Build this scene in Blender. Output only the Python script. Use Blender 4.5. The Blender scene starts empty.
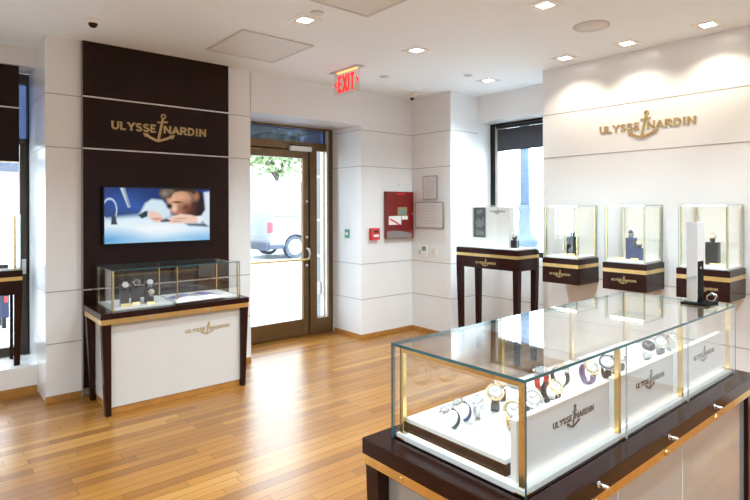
import bpy, bmesh, math, random
import numpy as np
from mathutils import Vector, Matrix
random.seed(7)
S = bpy.context.scene
C = S.collection
PI = math.pi

# ------------------------------------------------------------------ materials
def nodes(name):
    m = bpy.data.materials.new(name); m.use_nodes = True
    nt = m.node_tree; nt.nodes.clear()
    out = nt.nodes.new('ShaderNodeOutputMaterial')
    return m, nt, out

def pbr(name, col, rough=0.4, metal=0.0, coat=0.0, noise=0.0, nscale=8.0, spec=0.5, bump=0.0):
    m, nt, out = nodes(name)
    b = nt.nodes.new('ShaderNodeBsdfPrincipled')
    b.inputs['Roughness'].default_value = rough
    b.inputs['Metallic'].default_value = metal
    b.inputs['Coat Weight'].default_value = coat
    b.inputs['Coat Roughness'].default_value = 0.05
    b.inputs['Specular IOR Level'].default_value = spec
    c = (*col, 1)
    if noise > 0 or bump > 0:
        tc = nt.nodes.new('ShaderNodeTexCoord')
        n = nt.nodes.new('ShaderNodeTexNoise'); n.inputs['Scale'].default_value = nscale
        n.inputs['Detail'].default_value = 4
        nt.links.new(tc.outputs['Object'], n.inputs['Vector'])
        if noise > 0:
            r = nt.nodes.new('ShaderNodeValToRGB')
            lo = [max(0, x * (1 - noise)) for x in col]; hi = [min(1, x * (1 + noise)) for x in col]
            r.color_ramp.elements[0].position = 0.3; r.color_ramp.elements[1].position = 0.7
            r.color_ramp.elements[0].color = (*lo, 1); r.color_ramp.elements[1].color = (*hi, 1)
            nt.links.new(n.outputs['Fac'], r.inputs['Fac'])
            nt.links.new(r.outputs['Color'], b.inputs['Base Color'])
        else:
            b.inputs['Base Color'].default_value = c
        if bump > 0:
            bp = nt.nodes.new('ShaderNodeBump'); bp.inputs['Strength'].default_value = bump
            bp.inputs['Distance'].default_value = 0.002
            nt.links.new(n.outputs['Fac'], bp.inputs['Height'])
            nt.links.new(bp.outputs['Normal'], b.inputs['Normal'])
    else:
        b.inputs['Base Color'].default_value = c
    nt.links.new(b.outputs['BSDF'], out.inputs['Surface'])
    return m

def emit(name, col, strength):
    m, nt, out = nodes(name)
    e = nt.nodes.new('ShaderNodeEmission')
    e.inputs['Color'].default_value = (*col, 1); e.inputs['Strength'].default_value = strength
    nt.links.new(e.outputs[0], out.inputs['Surface'])
    return m

def glass(name, tint, f0=0.04, f90=1.0, power=5.0, rough=0.0):
    """thin clear pane: transparent body and a facing-dependent mirror reflection"""
    m, nt, out = nodes(name)
    tr = nt.nodes.new('ShaderNodeBsdfTransparent'); tr.inputs['Color'].default_value = (*tint, 1)
    gl = nt.nodes.new('ShaderNodeBsdfGlossy'); gl.inputs['Roughness'].default_value = rough
    gl.inputs['Color'].default_value = (1, 1, 1, 1)
    lw = nt.nodes.new('ShaderNodeLayerWeight'); lw.inputs['Blend'].default_value = 0.5
    p = nt.nodes.new('ShaderNodeMath'); p.operation = 'POWER'; p.inputs[1].default_value = power
    mu = nt.nodes.new('ShaderNodeMath'); mu.operation = 'MULTIPLY_ADD'
    mu.inputs[1].default_value = f90 - f0; mu.inputs[2].default_value = f0
    nt.links.new(lw.outputs['Facing'], p.inputs[0]); nt.links.new(p.outputs[0], mu.inputs[0])
    mx = nt.nodes.new('ShaderNodeMixShader')
    nt.links.new(mu.outputs[0], mx.inputs[0]); nt.links.new(tr.outputs[0], mx.inputs[1]); nt.links.new(gl.outputs[0], mx.inputs[2])
    nt.links.new(mx.outputs[0], out.inputs['Surface'])
    return m

def floor_mat():
    m, nt, out = nodes('honey_plank_floor')
    N = nt.nodes.new; L = nt.links.new
    b = N('ShaderNodeBsdfPrincipled')
    tc = N('ShaderNodeTexCoord'); sp = N('ShaderNodeSeparateXYZ'); L(tc.outputs['Object'], sp.inputs[0])
    def math_(op, a, bv):
        n = N('ShaderNodeMath'); n.operation = op
        for i, v in enumerate((a, bv)):
            if v is None: continue
            if isinstance(v, (int, float)): n.inputs[i].default_value = v
            else: L(v, n.inputs[i])
        return n.outputs[0]
    W, LEN = 0.072, 0.95
    yy = math_('DIVIDE', sp.outputs['Y'], W)
    row = math_('FLOOR', yy, None)
    wn = N('ShaderNodeTexWhiteNoise'); wn.noise_dimensions = '1D'; L(row, wn.inputs['W'])
    off = math_('MULTIPLY', wn.outputs['Value'], 7.3)
    xx = math_('ADD', math_('DIVIDE', sp.outputs['X'], LEN), off)
    col = math_('FLOOR', xx, None)
    cmb = N('ShaderNodeCombineXYZ'); L(row, cmb.inputs[0]); L(col, cmb.inputs[1])
    wn2 = N('ShaderNodeTexWhiteNoise'); wn2.noise_dimensions = '3D'; L(cmb.outputs[0], wn2.inputs['Vector'])
    ramp = N('ShaderNodeValToRGB'); cr = ramp.color_ramp
    stops = [(0.0, (0.205, 0.076, 0.012)), (0.25, (0.275, 0.106, 0.015)), (0.55, (0.305, 0.122, 0.018)), (0.82, (0.340, 0.145, 0.024)), (1.0, (0.42, 0.200, 0.046))]
    cr.elements[0].position = 0; cr.elements[0].color = (*stops[0][1], 1)
    cr.elements[1].position = 1; cr.elements[1].color = (*stops[-1][1], 1)
    for p, c in stops[1:-1]:
        e = cr.elements.new(p); e.color = (*c, 1)
    L(wn2.outputs['Value'], ramp.inputs['Fac'])
    # grain
    mp = N('ShaderNodeMapping'); mp.inputs['Scale'].default_value = (1.6, 26, 1); L(tc.outputs['Object'], mp.inputs[0])
    av = N('ShaderNodeVectorMath'); av.operation = 'ADD'; L(mp.outputs[0], av.inputs[0]); L(wn2.outputs['Color'], av.inputs[1])
    ns = N('ShaderNodeTexNoise'); ns.inputs['Scale'].default_value = 3.0; ns.inputs['Detail'].default_value = 6; ns.inputs['Distortion'].default_value = 0.6
    L(av.outputs[0], ns.inputs['Vector'])
    gr = N('ShaderNodeMapRange'); gr.inputs['From Min'].default_value = 0.25; gr.inputs['From Max'].default_value = 0.75
    gr.inputs['To Min'].default_value = 0.80; gr.inputs['To Max'].default_value = 1.14
    L(ns.outputs['Fac'], gr.inputs['Value'])
    # seams
    fy = math_('FRACT', yy, None); fx = math_('FRACT', xx, None)
    ey = math_('MINIMUM', fy, math_('SUBTRACT', 1.0, fy)); ex = math_('MINIMUM', fx, math_('SUBTRACT', 1.0, fx))
    sy = math_('GREATER_THAN', ey, 0.042); sx = math_('GREATER_THAN', ex, 0.0022)
    seam = math_('MULTIPLY', sy, sx)
    sm = N('ShaderNodeMapRange'); sm.inputs['To Min'].default_value = 0.46; sm.inputs['To Max'].default_value = 1.0; L(seam, sm.inputs['Value'])
    k = math_('MULTIPLY', gr.outputs[0], sm.outputs[0])
    mxv = N('ShaderNodeVectorMath'); mxv.operation = 'SCALE'; L(ramp.outputs['Color'], mxv.inputs[0]); L(k, mxv.inputs['Scale'])
    L(mxv.outputs[0], b.inputs['Base Color'])
    b.inputs['Roughness'].default_value = 0.38; b.inputs['Specular IOR Level'].default_value = 0.2
    b.inputs['Coat Weight'].default_value = 0.6; b.inputs['Coat Roughness'].default_value = 0.25
    bp = N('ShaderNodeBump'); bp.inputs['Strength'].default_value = 0.25; bp.inputs['Distance'].default_value = 0.002
    L(seam, bp.inputs['Height']); L(bp.outputs[0], b.inputs['Normal'])
    L(b.outputs[0], out.inputs['Surface'])
    return m

M = {}
M['white'] = pbr('white_lacquer_panel', (0.79, 0.79, 0.795), 0.22, spec=0.35, coat=0.12, noise=0.012, nscale=1.3)
M['ceil'] = pbr('white_ceiling_paint', (0.83, 0.875, 0.91), 0.75, noise=0.01)
M['plate'] = pbr('off_white_ceiling_plate', (0.72, 0.70, 0.68), 0.6, noise=0.01)
M['platerim'] = pbr('grey_plate_rim', (0.60, 0.58, 0.56), 0.5)
M['seam'] = pbr('grey_seam', (0.36, 0.33, 0.30), 0.4)
M['seam_metal'] = pbr('silver_seam', (0.62, 0.60, 0.58), 0.25, 1.0)
M['floor'] = floor_mat()
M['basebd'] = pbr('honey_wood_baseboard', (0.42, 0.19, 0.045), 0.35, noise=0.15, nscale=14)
M['dark'] = pbr('espresso_wood', (0.022, 0.0058, 0.0042), 0.16, spec=0.22, coat=0.0, noise=0.15, nscale=9)
M['darkmatt'] = pbr('espresso_wood_panel', (0.016, 0.0050, 0.0042), 0.3, spec=0.2, noise=0.25, nscale=4)
M['brass'] = pbr('polished_brass', (0.82, 0.60, 0.25), 0.18, 1.0, noise=0.05, nscale=30)
M['brassband'] = pbr('brushed_brass_band', (0.80, 0.56, 0.22), 0.28, 1.0, noise=0.08, nscale=20)
M['gold'] = pbr('gold_lettering', (0.50, 0.36, 0.16), 0.35, 0.35, noise=0.05, nscale=20)
M['goldw'] = pbr('watch_gold', (0.90, 0.66, 0.36), 0.18, 1.0, noise=0.05, nscale=60)
M['plaque'] = pbr('pale_gold_plaque', (0.74, 0.56, 0.27), 0.35, 0.6, noise=0.04)
M['bronze'] = pbr('bronze_anodised_frame', (0.150, 0.086, 0.036), 0.3, 0.5, noise=0.12, nscale=5)
M['bronzelt'] = pbr('bronze_frame_bright', (0.50, 0.48, 0.45), 0.25, 0.5, noise=0.08, nscale=5)
M['black'] = pbr('black_satin', (0.006, 0.006, 0.0065), 0.3, spec=0.3, noise=0.1)
M['leatherblk'] = pbr('black_leather', (0.015, 0.015, 0.016), 0.5, noise=0.2, nscale=90)
M['steel'] = pbr('polished_steel', (0.80, 0.80, 0.80), 0.16, 1.0, noise=0.05, nscale=40)
M['satin'] = pbr('satin_steel', (0.62, 0.62, 0.62), 0.35, 1.0, noise=0.05, nscale=20)
M['whitegloss'] = pbr('white_gloss_board', (0.84, 0.83, 0.81), 0.18, coat=0.3, noise=0.01)
M['greyboard'] = pbr('pale_grey_board', (0.66, 0.72, 0.78), 0.3, coat=0.2, noise=0.01)
M['pad'] = pbr('white_display_pad', (0.86, 0.85, 0.83), 0.6, noise=0.01, nscale=40)
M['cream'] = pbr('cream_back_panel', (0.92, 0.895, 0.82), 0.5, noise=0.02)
M['glass'] = glass('clear_glass', (0.985, 0.992, 0.988), 0.045)
M['topglass'] = glass('clear_top_glass', (0.975, 0.987, 0.983), 0.06, 1.0, 4.0)
M['edge'] = pbr('teal_glass_edge', (0.03, 0.11, 0.13), 0.12, spec=0.8, noise=0.3, nscale=25)
M['edgelt'] = pbr('pale_glass_edge', (0.42, 0.55, 0.53), 0.12, spec=0.8, noise=0.2, nscale=25)
M['wglass'] = glass('window_glass', (0.96, 0.98, 0.98), 0.04)
M['dglass'] = glass('tinted_transom_glass', (0.16, 0.20, 0.30), 0.10)
M['blind'] = pbr('charcoal_roller_blind', (0.035, 0.037, 0.047), 0.75, noise=0.2, nscale=60)
M['lens'] = emit('lit_downlight_lens', (1.0, 0.93, 0.80), 14.0)
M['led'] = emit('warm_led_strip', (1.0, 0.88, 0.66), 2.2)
M['ledcase'] = emit('case_led_strip', (1.0, 0.95, 0.84), 14.0)
M['red'] = pbr('red_enamel', (0.19, 0.010, 0.009), 0.3, coat=0.3, noise=0.06)
M['redlt'] = pbr('bright_red_plastic', (0.62, 0.03, 0.03), 0.35, noise=0.05)
M['exitred'] = emit('exit_red', (1.0, 0.04, 0.035), 1.5)
M['exitamber'] = emit('exit_amber_edge', (1.0, 0.36, 0.10), 3.0)
M['exitpane'] = glass('exit_acrylic', (0.97, 0.93, 0.93), 0.05)
M['paper'] = pbr('printed_paper', (0.66, 0.64, 0.63), 0.6, noise=0.05, nscale=30)
M['paperw'] = pbr('white_paper', (0.82, 0.81, 0.80), 0.5, noise=0.02, nscale=20)
M['ink'] = pbr('grey_ink', (0.54, 0.53, 0.52), 0.6)
M['purple'] = pbr('violet_picture_page', (0.30, 0.24, 0.52), 0.4, noise=0.5, nscale=30)
M['olive'] = pbr('olive_label', (0.30, 0.27, 0.12), 0.5, noise=0.2, nscale=40)
M['lcd'] = pbr('grey_lcd', (0.20, 0.27, 0.25), 0.3)
M['greyp'] = pbr('grey_plastic', (0.25, 0.22, 0.22), 0.4, noise=0.05)
M['whitep'] = pbr('white_plastic', (0.80, 0.79, 0.77), 0.4)
M['green'] = pbr('green_plastic', (0.07, 0.30, 0.20), 0.4)
M['navy'] = pbr('navy_fabric', (0.025, 0.04, 0.12), 0.6, noise=0.2, nscale=60)
M['dial_w'] = pbr('white_dial', (0.80, 0.79, 0.76), 0.35)
M['dial_b'] = pbr('black_dial', (0.015, 0.015, 0.02), 0.3)
M['dial_c'] = pbr('champagne_dial', (0.72, 0.55, 0.40), 0.35)
M['st_green'] = pbr('dark_green_strap', (0.030, 0.045, 0.030), 0.55, noise=0.2, nscale=80)
M['st_navy'] = pbr('navy_strap', (0.045, 0.065, 0.17), 0.55, noise=0.2, nscale=80)
M['st_brown'] = pbr('brown_strap', (0.10, 0.055, 0.04), 0.55, noise=0.2, nscale=80)
M['st_red'] = pbr('red_strap', (0.62, 0.05, 0.03), 0.5, noise=0.1, nscale=80)
M['st_grey'] = pbr('grey_strap', (0.13, 0.13, 0.13), 0.5, noise=0.2, nscale=80)
M['st_lilac'] = pbr('violet_strap', (0.22, 0.15, 0.27), 0.5, noise=0.2, nscale=80)
M['st_pale'] = pbr('pale_strap', (0.62, 0.64, 0.66), 0.5, noise=0.1, nscale=80)
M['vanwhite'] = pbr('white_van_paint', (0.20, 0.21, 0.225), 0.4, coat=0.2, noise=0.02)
M['tyre'] = pbr('black_tyre', (0.06, 0.075, 0.10), 0.7, noise=0.2)
M['bumper'] = pbr('dark_bumper', (0.05, 0.06, 0.09), 0.5, noise=0.1)
M['taillight'] = pbr('red_tail_light', (0.60, 0.03, 0.05), 0.3)
M['pave'] = pbr('pale_pavement', (0.52, 0.53, 0.54), 0.8, noise=0.08, nscale=2)
M['asphalt'] = pbr('grey_asphalt', (0.40, 0.42, 0.46), 0.85, noise=0.1, nscale=3)
M['lacquer'] = pbr('grey_mirror_lacquer', (0.36, 0.37, 0.385), 0.06, coat=1.0, noise=0.01)
M['mirror'] = pbr('silver_mirror', (0.86, 0.86, 0.87), 0.03, 1.0, noise=0.01)
M['palegrey'] = pbr('pale_grey_sleeve', (0.70, 0.72, 0.75), 0.2, noise=0.01)
M['edgejoint'] = pbr('clear_glass_joint', (0.72, 0.77, 0.76), 0.12, spec=0.8, noise=0.1, nscale=25)
M['standgrey'] = pbr('charcoal_stand', (0.055, 0.05, 0.055), 0.4, noise=0.1)
M['inkdark'] = pbr('dark_grey_print', (0.07, 0.07, 0.075), 0.45, noise=0.05)
M['bronzedk'] = pbr('dark_bronze_frame', (0.055, 0.046, 0.034), 0.35, 0.4, noise=0.1, nscale=5)
M['whitesoft'] = pbr('soft_white_lacquer', (0.64, 0.63, 0.62), 0.2, coat=0.3, noise=0.01)
M['blackmatt'] = pbr('matt_black', (0.006, 0.006, 0.006), 0.6, spec=0.05, noise=0.1)
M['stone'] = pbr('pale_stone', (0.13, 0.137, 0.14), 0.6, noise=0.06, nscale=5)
M['foliage'] = pbr('leafy_green', (0.36, 0.46, 0.24), 0.7, noise=0.4, nscale=4)
M['bark'] = pbr('tree_bark', (0.10, 0.085, 0.07), 0.9, noise=0.3, nscale=10)
M['lamppaint'] = pbr('blue_grey_lamp_post', (0.055, 0.10, 0.17), 0.5, noise=0.15, nscale=6)
M['bluecar'] = pbr('navy_paint', (0.006, 0.012, 0.045), 0.3, noise=0.1)
M['facade'] = pbr('pale_facade', (0.60, 0.60, 0.60), 0.8, noise=0.05)

# ------------------------------------------------------------------ mesh builder
ORG = {}
def tag(o, label=None, cat=None, group=None, kind=None):
    if label: o['label'] = label
    if cat: o['category'] = cat
    if group: o['group'] = group
    if kind: o['kind'] = kind
    return o

class MB:
    def __init__(s): s.bm = bmesh.new()
    def _face(s, vs, mi=0, smooth=False):
        try:
            f = s.bm.faces.new(vs); f.material_index = mi; f.smooth = smooth; return f
        except ValueError: return None
    def hexa(s, p, mi=0, mis=None):
        """p: 8 points, bottom loop 0-3 then top loop 4-7"""
        v = [s.bm.verts.new(q) for q in p]
        for k, idx in enumerate(((3, 2, 1, 0), (4, 5, 6, 7), (0, 1, 5, 4), (1, 2, 6, 5), (2, 3, 7, 6), (3, 0, 4, 7))):
            s._face([v[i] for i in idx], (mis[k] if mis else mi))
        return s
    def box(s, x0, x1, y0, y1, z0, z1, mi=0, mis=None):
        return s.hexa([(x0, y0, z0), (x1, y0, z0), (x1, y1, z0), (x0, y1, z0), (x0, y0, z1), (x1, y0, z1), (x1, y1, z1), (x0, y1, z1)], mi, mis)
    def pane(s, x0, x1, y0, y1, z0, z1):
        """glass pane box: faces of the thin axis get slot 0, edges slot 1"""
        d = [x1 - x0, y1 - y0, z1 - z0]; k = d.index(min(d))
        mis = [1] * 6
        if k == 2: mis[0] = mis[1] = 0
        if k == 1: mis[2] = mis[4] = 0
        if k == 0: mis[3] = mis[5] = 0
        return s.box(x0, x1, y0, y1, z0, z1, mis=mis)
    def cyl(s, p0, p1, r0, r1=None, n=20, mi=0, caps=True, smooth=True):
        r1 = r0 if r1 is None else r1
        p0, p1 = Vector(p0), Vector(p1); d = (p1 - p0).normalized()
        a = d.orthogonal().normalized(); b = d.cross(a)
        A = [s.bm.verts.new(p0 + (a * math.cos(2 * PI * i / n) + b * math.sin(2 * PI * i / n)) * r0) for i in range(n)]
        B = [s.bm.verts.new(p1 + (a * math.cos(2 * PI * i / n) + b * math.sin(2 * PI * i / n)) * r1) for i in range(n)]
        for i in range(n): s._face([A[i], A[(i + 1) % n], B[(i + 1) % n], B[i]], mi, smooth)
        if caps: s._face(A[::-1], mi); s._face(B, mi)
        return s
    def lathe(s, c, axis, prof, n=28, mi=0):
        """prof: list of (radius, height along axis)"""
        c = Vector(c); d = Vector(axis).normalized(); a = d.orthogonal().normalized(); b = d.cross(a)
        rings = []
        for r, h in prof:
            if r < 1e-6: rings.append([s.bm.verts.new(c + d * h)])
            else: rings.append([s.bm.verts.new(c + d * h + (a * math.cos(2 * PI * i / n) + b * math.sin(2 * PI * i / n)) * r) for i in range(n)])
        for A, B in zip(rings, rings[1:]):
            for i in range(n):
                j = (i + 1) % n
                if len(A) == 1 and len(B) == 1: continue
                if len(A) == 1: s._face([A[0], B[j], B[i]], mi, True)
                elif len(B) == 1: s._face([A[i], A[j], B[0]], mi, True)
                else: s._face([A[i], A[j], B[j], B[i]], mi, True)
        return s
    def tube(s, pts, r, n=10, closed=False, mi=0):
        pts = [Vector(p) for p in pts]; m = len(pts); rings = []
        for i, p in enumerate(pts):
            if closed: d = pts[(i + 1) % m] - pts[i - 1]
            else: d = pts[min(i + 1, m - 1)] - pts[max(i - 1, 0)]
            d.normalize()
            ref = Vector((0, 0, 1)) if abs(d.z) < .9 else Vector((1, 0, 0))
            a = d.cross(ref).normalized(); b = d.cross(a)
            rings.append([s.bm.verts.new(p + (a * math.cos(2 * PI * k / n) + b * math.sin(2 * PI * k / n)) * r) for k in range(n)])
        for i in range(m if closed else m - 1):
            A, B = rings[i], rings[(i + 1) % m]
            for k in range(n): s._face([A[k], A[(k + 1) % n], B[(k + 1) % n], B[k]], mi, True)
        if not closed: s._face(rings[0][::-1], mi); s._face(rings[-1], mi)
        return s
    def poly(s, pts2, o, ux, uz, n, d0, d1, mi=0):
        """extruded 2D polygon in the plane (o; ux, uz), from offset d0 to d1 along n"""
        o, ux, uz, n = Vector(o), Vector(ux), Vector(uz), Vector(n)
        A = [s.bm.verts.new(o + ux * x + uz * z + n * d0) for x, z in pts2]
        B = [s.bm.verts.new(o + ux * x + uz * z + n * d1) for x, z in pts2]
        k = len(A)
        s._face(A, mi); s._face(B[::-1], mi)
        for i in range(k): s._face([A[i], B[i], B[(i + 1) % k], A[(i + 1) % k]], mi)
        return s
    def band(s, ry, rz, c, w, t, a0=0.0, a1=2 * PI, n=36, mi=0):
        """elliptical strap loop about the X axis through c, width w, thickness t"""
        full = abs(a1 - a0 - 2 * PI) < 1e-6
        m = n if full else n + 1; rings = []
        for i in range(m):
            a = a0 + (a1 - a0) * i / n
            ca, sa = math.cos(a), math.sin(a)
            rings.append([s.bm.verts.new((c[0] + dx, c[1] - (ry + dr) * ca, c[2] + (rz + dr) * sa)) for dx, dr in ((-w / 2, 0), (w / 2, 0), (w / 2, t), (-w / 2, t))])
        for i in range(m if full else m - 1):
            A, B = rings[i], rings[(i + 1) % m]
            for k in range(4): s._face([A[k], A[(k + 1) % 4], B[(k + 1) % 4], B[k]], mi, k in (0, 2))
        if not full: s._face(rings[0][::-1], mi); s._face(rings[-1], mi)
        return s
    def build(s, name, mat, parent=None, bevel=0.0, seg=2, local=False, kind=None, label=None):
        mats = mat if isinstance(mat, (list, tuple)) else [mat]
        bmesh.ops.recalc_face_normals(s.bm, faces=s.bm.faces)
        if parent is not None: o0 = Vector((0, 0, 0)) if local else ORG[parent.name]
        else:
            co = [v.co for v in s.bm.verts]
            o0 = Vector(((min(c.x for c in co) + max(c.x for c in co)) / 2, (min(c.y for c in co) + max(c.y for c in co)) / 2, min(c.z for c in co)))
        for v in s.bm.verts: v.co -= o0
        me = bpy.data.meshes.new(name); s.bm.to_mesh(me); s.bm.free()
        for m in mats: me.materials.append(M[m])
        ob = bpy.data.objects.new(name, me); C.objects.link(ob)
        if parent is not None: ob.parent = parent
        else: ob.location = o0
        ORG[ob.name] = o0.copy()
        if bevel:
            b = ob.modifiers.new('bevel', 'BEVEL'); b.width = bevel; b.segments = seg; b.limit_method = 'ANGLE'; b.angle_limit = math.radians(50)
        return tag(ob, label=label, kind=kind)

def empty(name, loc, label, cat, group=None, rz=0.0):
    o = bpy.data.objects.new(name, None); C.objects.link(o)
    o.location = loc; o.rotation_euler = (0, 0, rz); o.empty_display_size = 0.05
    ORG[o.name] = Vector(loc)
    return tag(o, label, cat, group)

def box(name, mat, parent, x0, x1, y0, y1, z0, z1, bevel=0.0, **k):
    return MB().box(x0, x1, y0, y1, z0, z1).build(name, mat, parent, bevel, **k)

# ------------------------------------------------------------------ lettering
def arc(cx, cy, rx, ry, a0, a1, n=10):
    return [(cx + rx * math.cos(math.radians(a0 + (a1 - a0) * i / n)), cy + ry * math.sin(math.radians(a0 + (a1 - a0) * i / n))) for i in range(n + 1)]
GL = {  # width, strokes on a unit-high cell
    'U': (0.86, [[(.1, 1), (.1, .36)] + arc(.43, .36, .33, .28, 180, 360, 10) + [(.76, 1)]], [(.1, 1), (.76, 1)]),
    'L': (0.74, [[(.12, 1), (.12, .08), (.66, .08)]], []),
    'Y': (0.86, [[(.06, 1), (.43, .46), (.8, 1)], [(.43, .5), (.43, 0)]], [(.06, 1), (.8, 1), (.43, 0)]),
    'S': (0.76, [arc(.38, .73, .27, .2, 20, 180, 8) + arc(.38, .73, .27, .2, 180, 260, 5) + arc(.38, .27, .3, .2, 80, -90, 8) + arc(.38, .27, .3, .2, -90, -165, 5)], []),
    'E': (0.76, [[(.68, .92), (.12, .92), (.12, .08), (.7, .08)], [(.12, .5), (.58, .5)]], []),
    'N': (0.98, [[(.12, 0), (.12, 1)], [(.12, .98), (.84, .04)], [(.84, 0), (.84, 1)]], [(.12, 0), (.84, 1)]),
    'A': (0.92, [[(.04, 0), (.45, .98)], [(.45, .98), (.88, 0)], [(.2, .32), (.72, .32)]], [(.05, 0), (.87, 0)]),
    'R': (0.90, [[(.12, 0), (.12, .92), (.48, .92)] + arc(.48, .70, .26, .22, 90, -90, 8) + [(.12, .48)], [(.42, .48), (.80, 0)]], [(.12, 0), (.8, 0)]),
    'D': (0.92, [[(.12, .08), (.12, .92), (.42, .92)] + arc(.42, .5, .38, .42, 90, -90, 12) + [(.12, .08)]], []),
    'I': (0.40, [[(.2, 0), (.2, 1)]], [(.2, 0), (.2, 1)]),
    'X': (0.86, [[(.06, 0), (.8, 1)], [(.06, 1), (.8, 0)]], []),
    'T': (0.80, [[(.04, .92), (.76, .92)], [(.4, .9), (.4, 0)]], []),
}
LIFT = [0.0]
def stroke(mb, pts, w, o, ux, uz, n, d0, d1):
    """flat ribbon of width w along the polyline, mitred at its corners"""
    P = [Vector((p[0], p[1])) for k, p in enumerate(pts) if k == 0 or (Vector(p) - Vector(pts[k - 1])).length > 1e-7]
    closed = len(P) > 3 and (P[0] - P[-1]).length < 1e-6
    if closed: P = P[:-1]
    k = len(P); o, ux, uz, n = Vector(o), Vector(ux), Vector(uz), Vector(n)
    LIFT[0] = (LIFT[0] + 1) % 7; d1 = d1 * (1 + .035 * LIFT[0])
    rings = []
    for i, p in enumerate(P):
        a = (p - P[i - 1]).normalized() if (i > 0 or closed) else None
        b = (P[(i + 1) % k] - p).normalized() if (i < k - 1 or closed) else None
        if a is None: a = b
        if b is None: b = a
        na, nb = Vector((-a.y, a.x)), Vector((-b.y, b.x)); m = na + nb
        m = na if m.length < 1e-4 else m.normalized()
        m = m * (w / 2 / max(.45, m.dot(na)))
        q = []
        for sg, dd in ((1, d0), (-1, d0), (-1, d1), (1, d1)):
            v = p + m * sg; q.append(mb.bm.verts.new(o + ux * v.x + uz * v.y + n * dd))
        rings.append(q)
    for i in range(k if closed else k - 1):
        A, B = rings[i], rings[(i + 1) % k]
        for t in range(4): mb._face([A[t], A[(t + 1) % 4], B[(t + 1) % 4], B[t]])
    if not closed: mb._face(rings[0]); mb._face(rings[-1][::-1])
def word_width(t): return sum(GL[c][0] for c in t) + 0.13 * (len(t) - 1)
def word(mb, t, x, z, h, sx, o, ux, uz, n, d, w=0.215, serif=True):
    for c in t:
        gw, st, sf = GL[c]
        for pl in st: stroke(mb, [(x + px * h * sx, z + py * h) for px, py in pl], w * h, o, ux, uz, n, 0, d)
        if serif:
            for px, py in sf:
                q = h * 0.16
                zz = z + (py * h - h * 0.045 if py > .5 else h * 0.045)
                stroke(mb, [(x + px * h * sx - q, zz), (x + px * h * sx + q, zz)], h * 0.09, o, ux, uz, n, 0, d)
        x += (gw + 0.13) * h * sx
    return x
def brand(parent, o, ux, uz, n, W, h, d=0.006, mat='gold', anchor=True):
    """two raised words with a slanted anchor between; o is the middle of the word baseline"""
    a, b = 'ULYSSE', 'NARDIN'
    gap = 0.95
    tot = word_width(a) + word_width(b) + gap
    sx = W / (tot * h)
    mb = MB(); x = -W / 2
    x = word(mb, a, x, 0, h, sx, o, ux, uz, n, d)
    mb.build('lettering', mat, parent)
    xm = x + (gap - .13) * h * sx / 2
    x = x + (gap - .13) * h * sx
    mb = MB(); word(mb, b, x, 0, h, sx, o, ux, uz, n, d); mb.build('lettering', mat, parent)
    mb = MB(); H = h * 3.6; w = H * 0.075; z0 = -H * 0.315; d = d * 1.3
    q = lambda u, v: (xm + u * H, z0 + v * H)
    stroke(mb, [q(-.085, .04), q(.085, .86)], w * 1.1, o, ux, uz, n, 0, d)
    stroke(mb, [q(-.12, .69), q(.25, .73)], w * .7, o, ux, uz, n, 0, d)
    stroke(mb, [q(.10 + .072 * math.cos(t * PI / 8), .925 + .072 * math.sin(t * PI / 8)) for t in range(17)], w * .55, o, ux, uz, n, 0, d)
    stroke(mb, [q(-.50, .21), q(-.36, .12), q(-.20, .05), q(-.09, .02), q(.02, .05), q(.20, .11), q(.40, .21)], w * 1.15, o, ux, uz, n, 0, d)
    for sgn in (-1, 1):
        tx, tz = q(-.05 + sgn * .52, .235)
        mb.poly([(tx + sgn * .05 * H, tz + .03 * H), (tx - sgn * .15 * H, tz + .015 * H), (tx - sgn * .04 * H, tz - .12 * H)], o, ux, uz, n, 0, d * 1.2)
    mb.poly([q(-.17, .06), q(-.09, -.035), q(.00, .06)], o, ux, uz, n, 0, d * 1.25)
    mb.build('anchor', mat, parent)
EX, EY, EZ = Vector((1, 0, 0)), Vector((0, 1, 0)), Vector((0, 0, 1))

# ------------------------------------------------------------------ room shell
ZC = 2.84
Yt, Xd, Xe, Xf, Yg, Xg, Xh, Yh = 4.808, 2.478, 3.864, 4.671, 4.164, 5.153, 4.671, 2.965
ZS = (0.451, 0.856, 1.983, 2.397)
st = dict(kind='structure')
XL, YB = -2.6, -2.6
box('floor', 'floor', None, XL - .1, 5.5, YB - .1, 5.42, -.06, 0, **st)
box('ceiling', 'ceil', None, XL - .1, 5.7, YB - .1, 5.75, ZC, ZC + .08, **st)
w = MB()
w.box(.746, 1.0, Yt, 5.62, .0, ZC)              # column left of the dark panel
w.box(1.0, 2.25, 4.85, 5.62, 0, ZC)             # behind the dark panel
w.box(2.25, Xd, Yt, 5.62, 0, ZC)                # right of the dark panel
w.box(Xd, Xe, Yt, 5.62, 2.452, ZC)              # above the door
w.box(Xe, 5.7, Yt, 5.62, 0, ZC)                 # pier
w.build('wall_back', 'white', None, **st)
w = MB()
w.box(Xf, 5.7, Yg, Yt - .0005, 0, ZC)           # pier beside the window
w.box(Xg, 5.7, Yh, Yg, 2.525, ZC)               # above the window
w.box(Xg, 5.7, Yh, Yg, 0, .93)                  # below the window
w.box(Xh, 5.7, YB, Yh, 0, ZC)                   # wall with the sign
w.build('wall_right', 'white', None, **st)
box('wall_left', 'white', None, XL - .1, XL, YB, 5.75, 0, ZC, **st)
box('wall_front', 'white', None, XL, 4.671, YB - .1, YB, 0, ZC, **st)
w = MB()
w.box(XL, .746, 5.30, 5.62, 2.69, ZC)
w.build('wall_left_header', 'white', None, **st)
# plinths in the two window bays
w = MB(); w.box(XL, .7455, 5.174, 5.70, .0, .222)
w.build('trim_1', 'whitegloss', None, **st)
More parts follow.
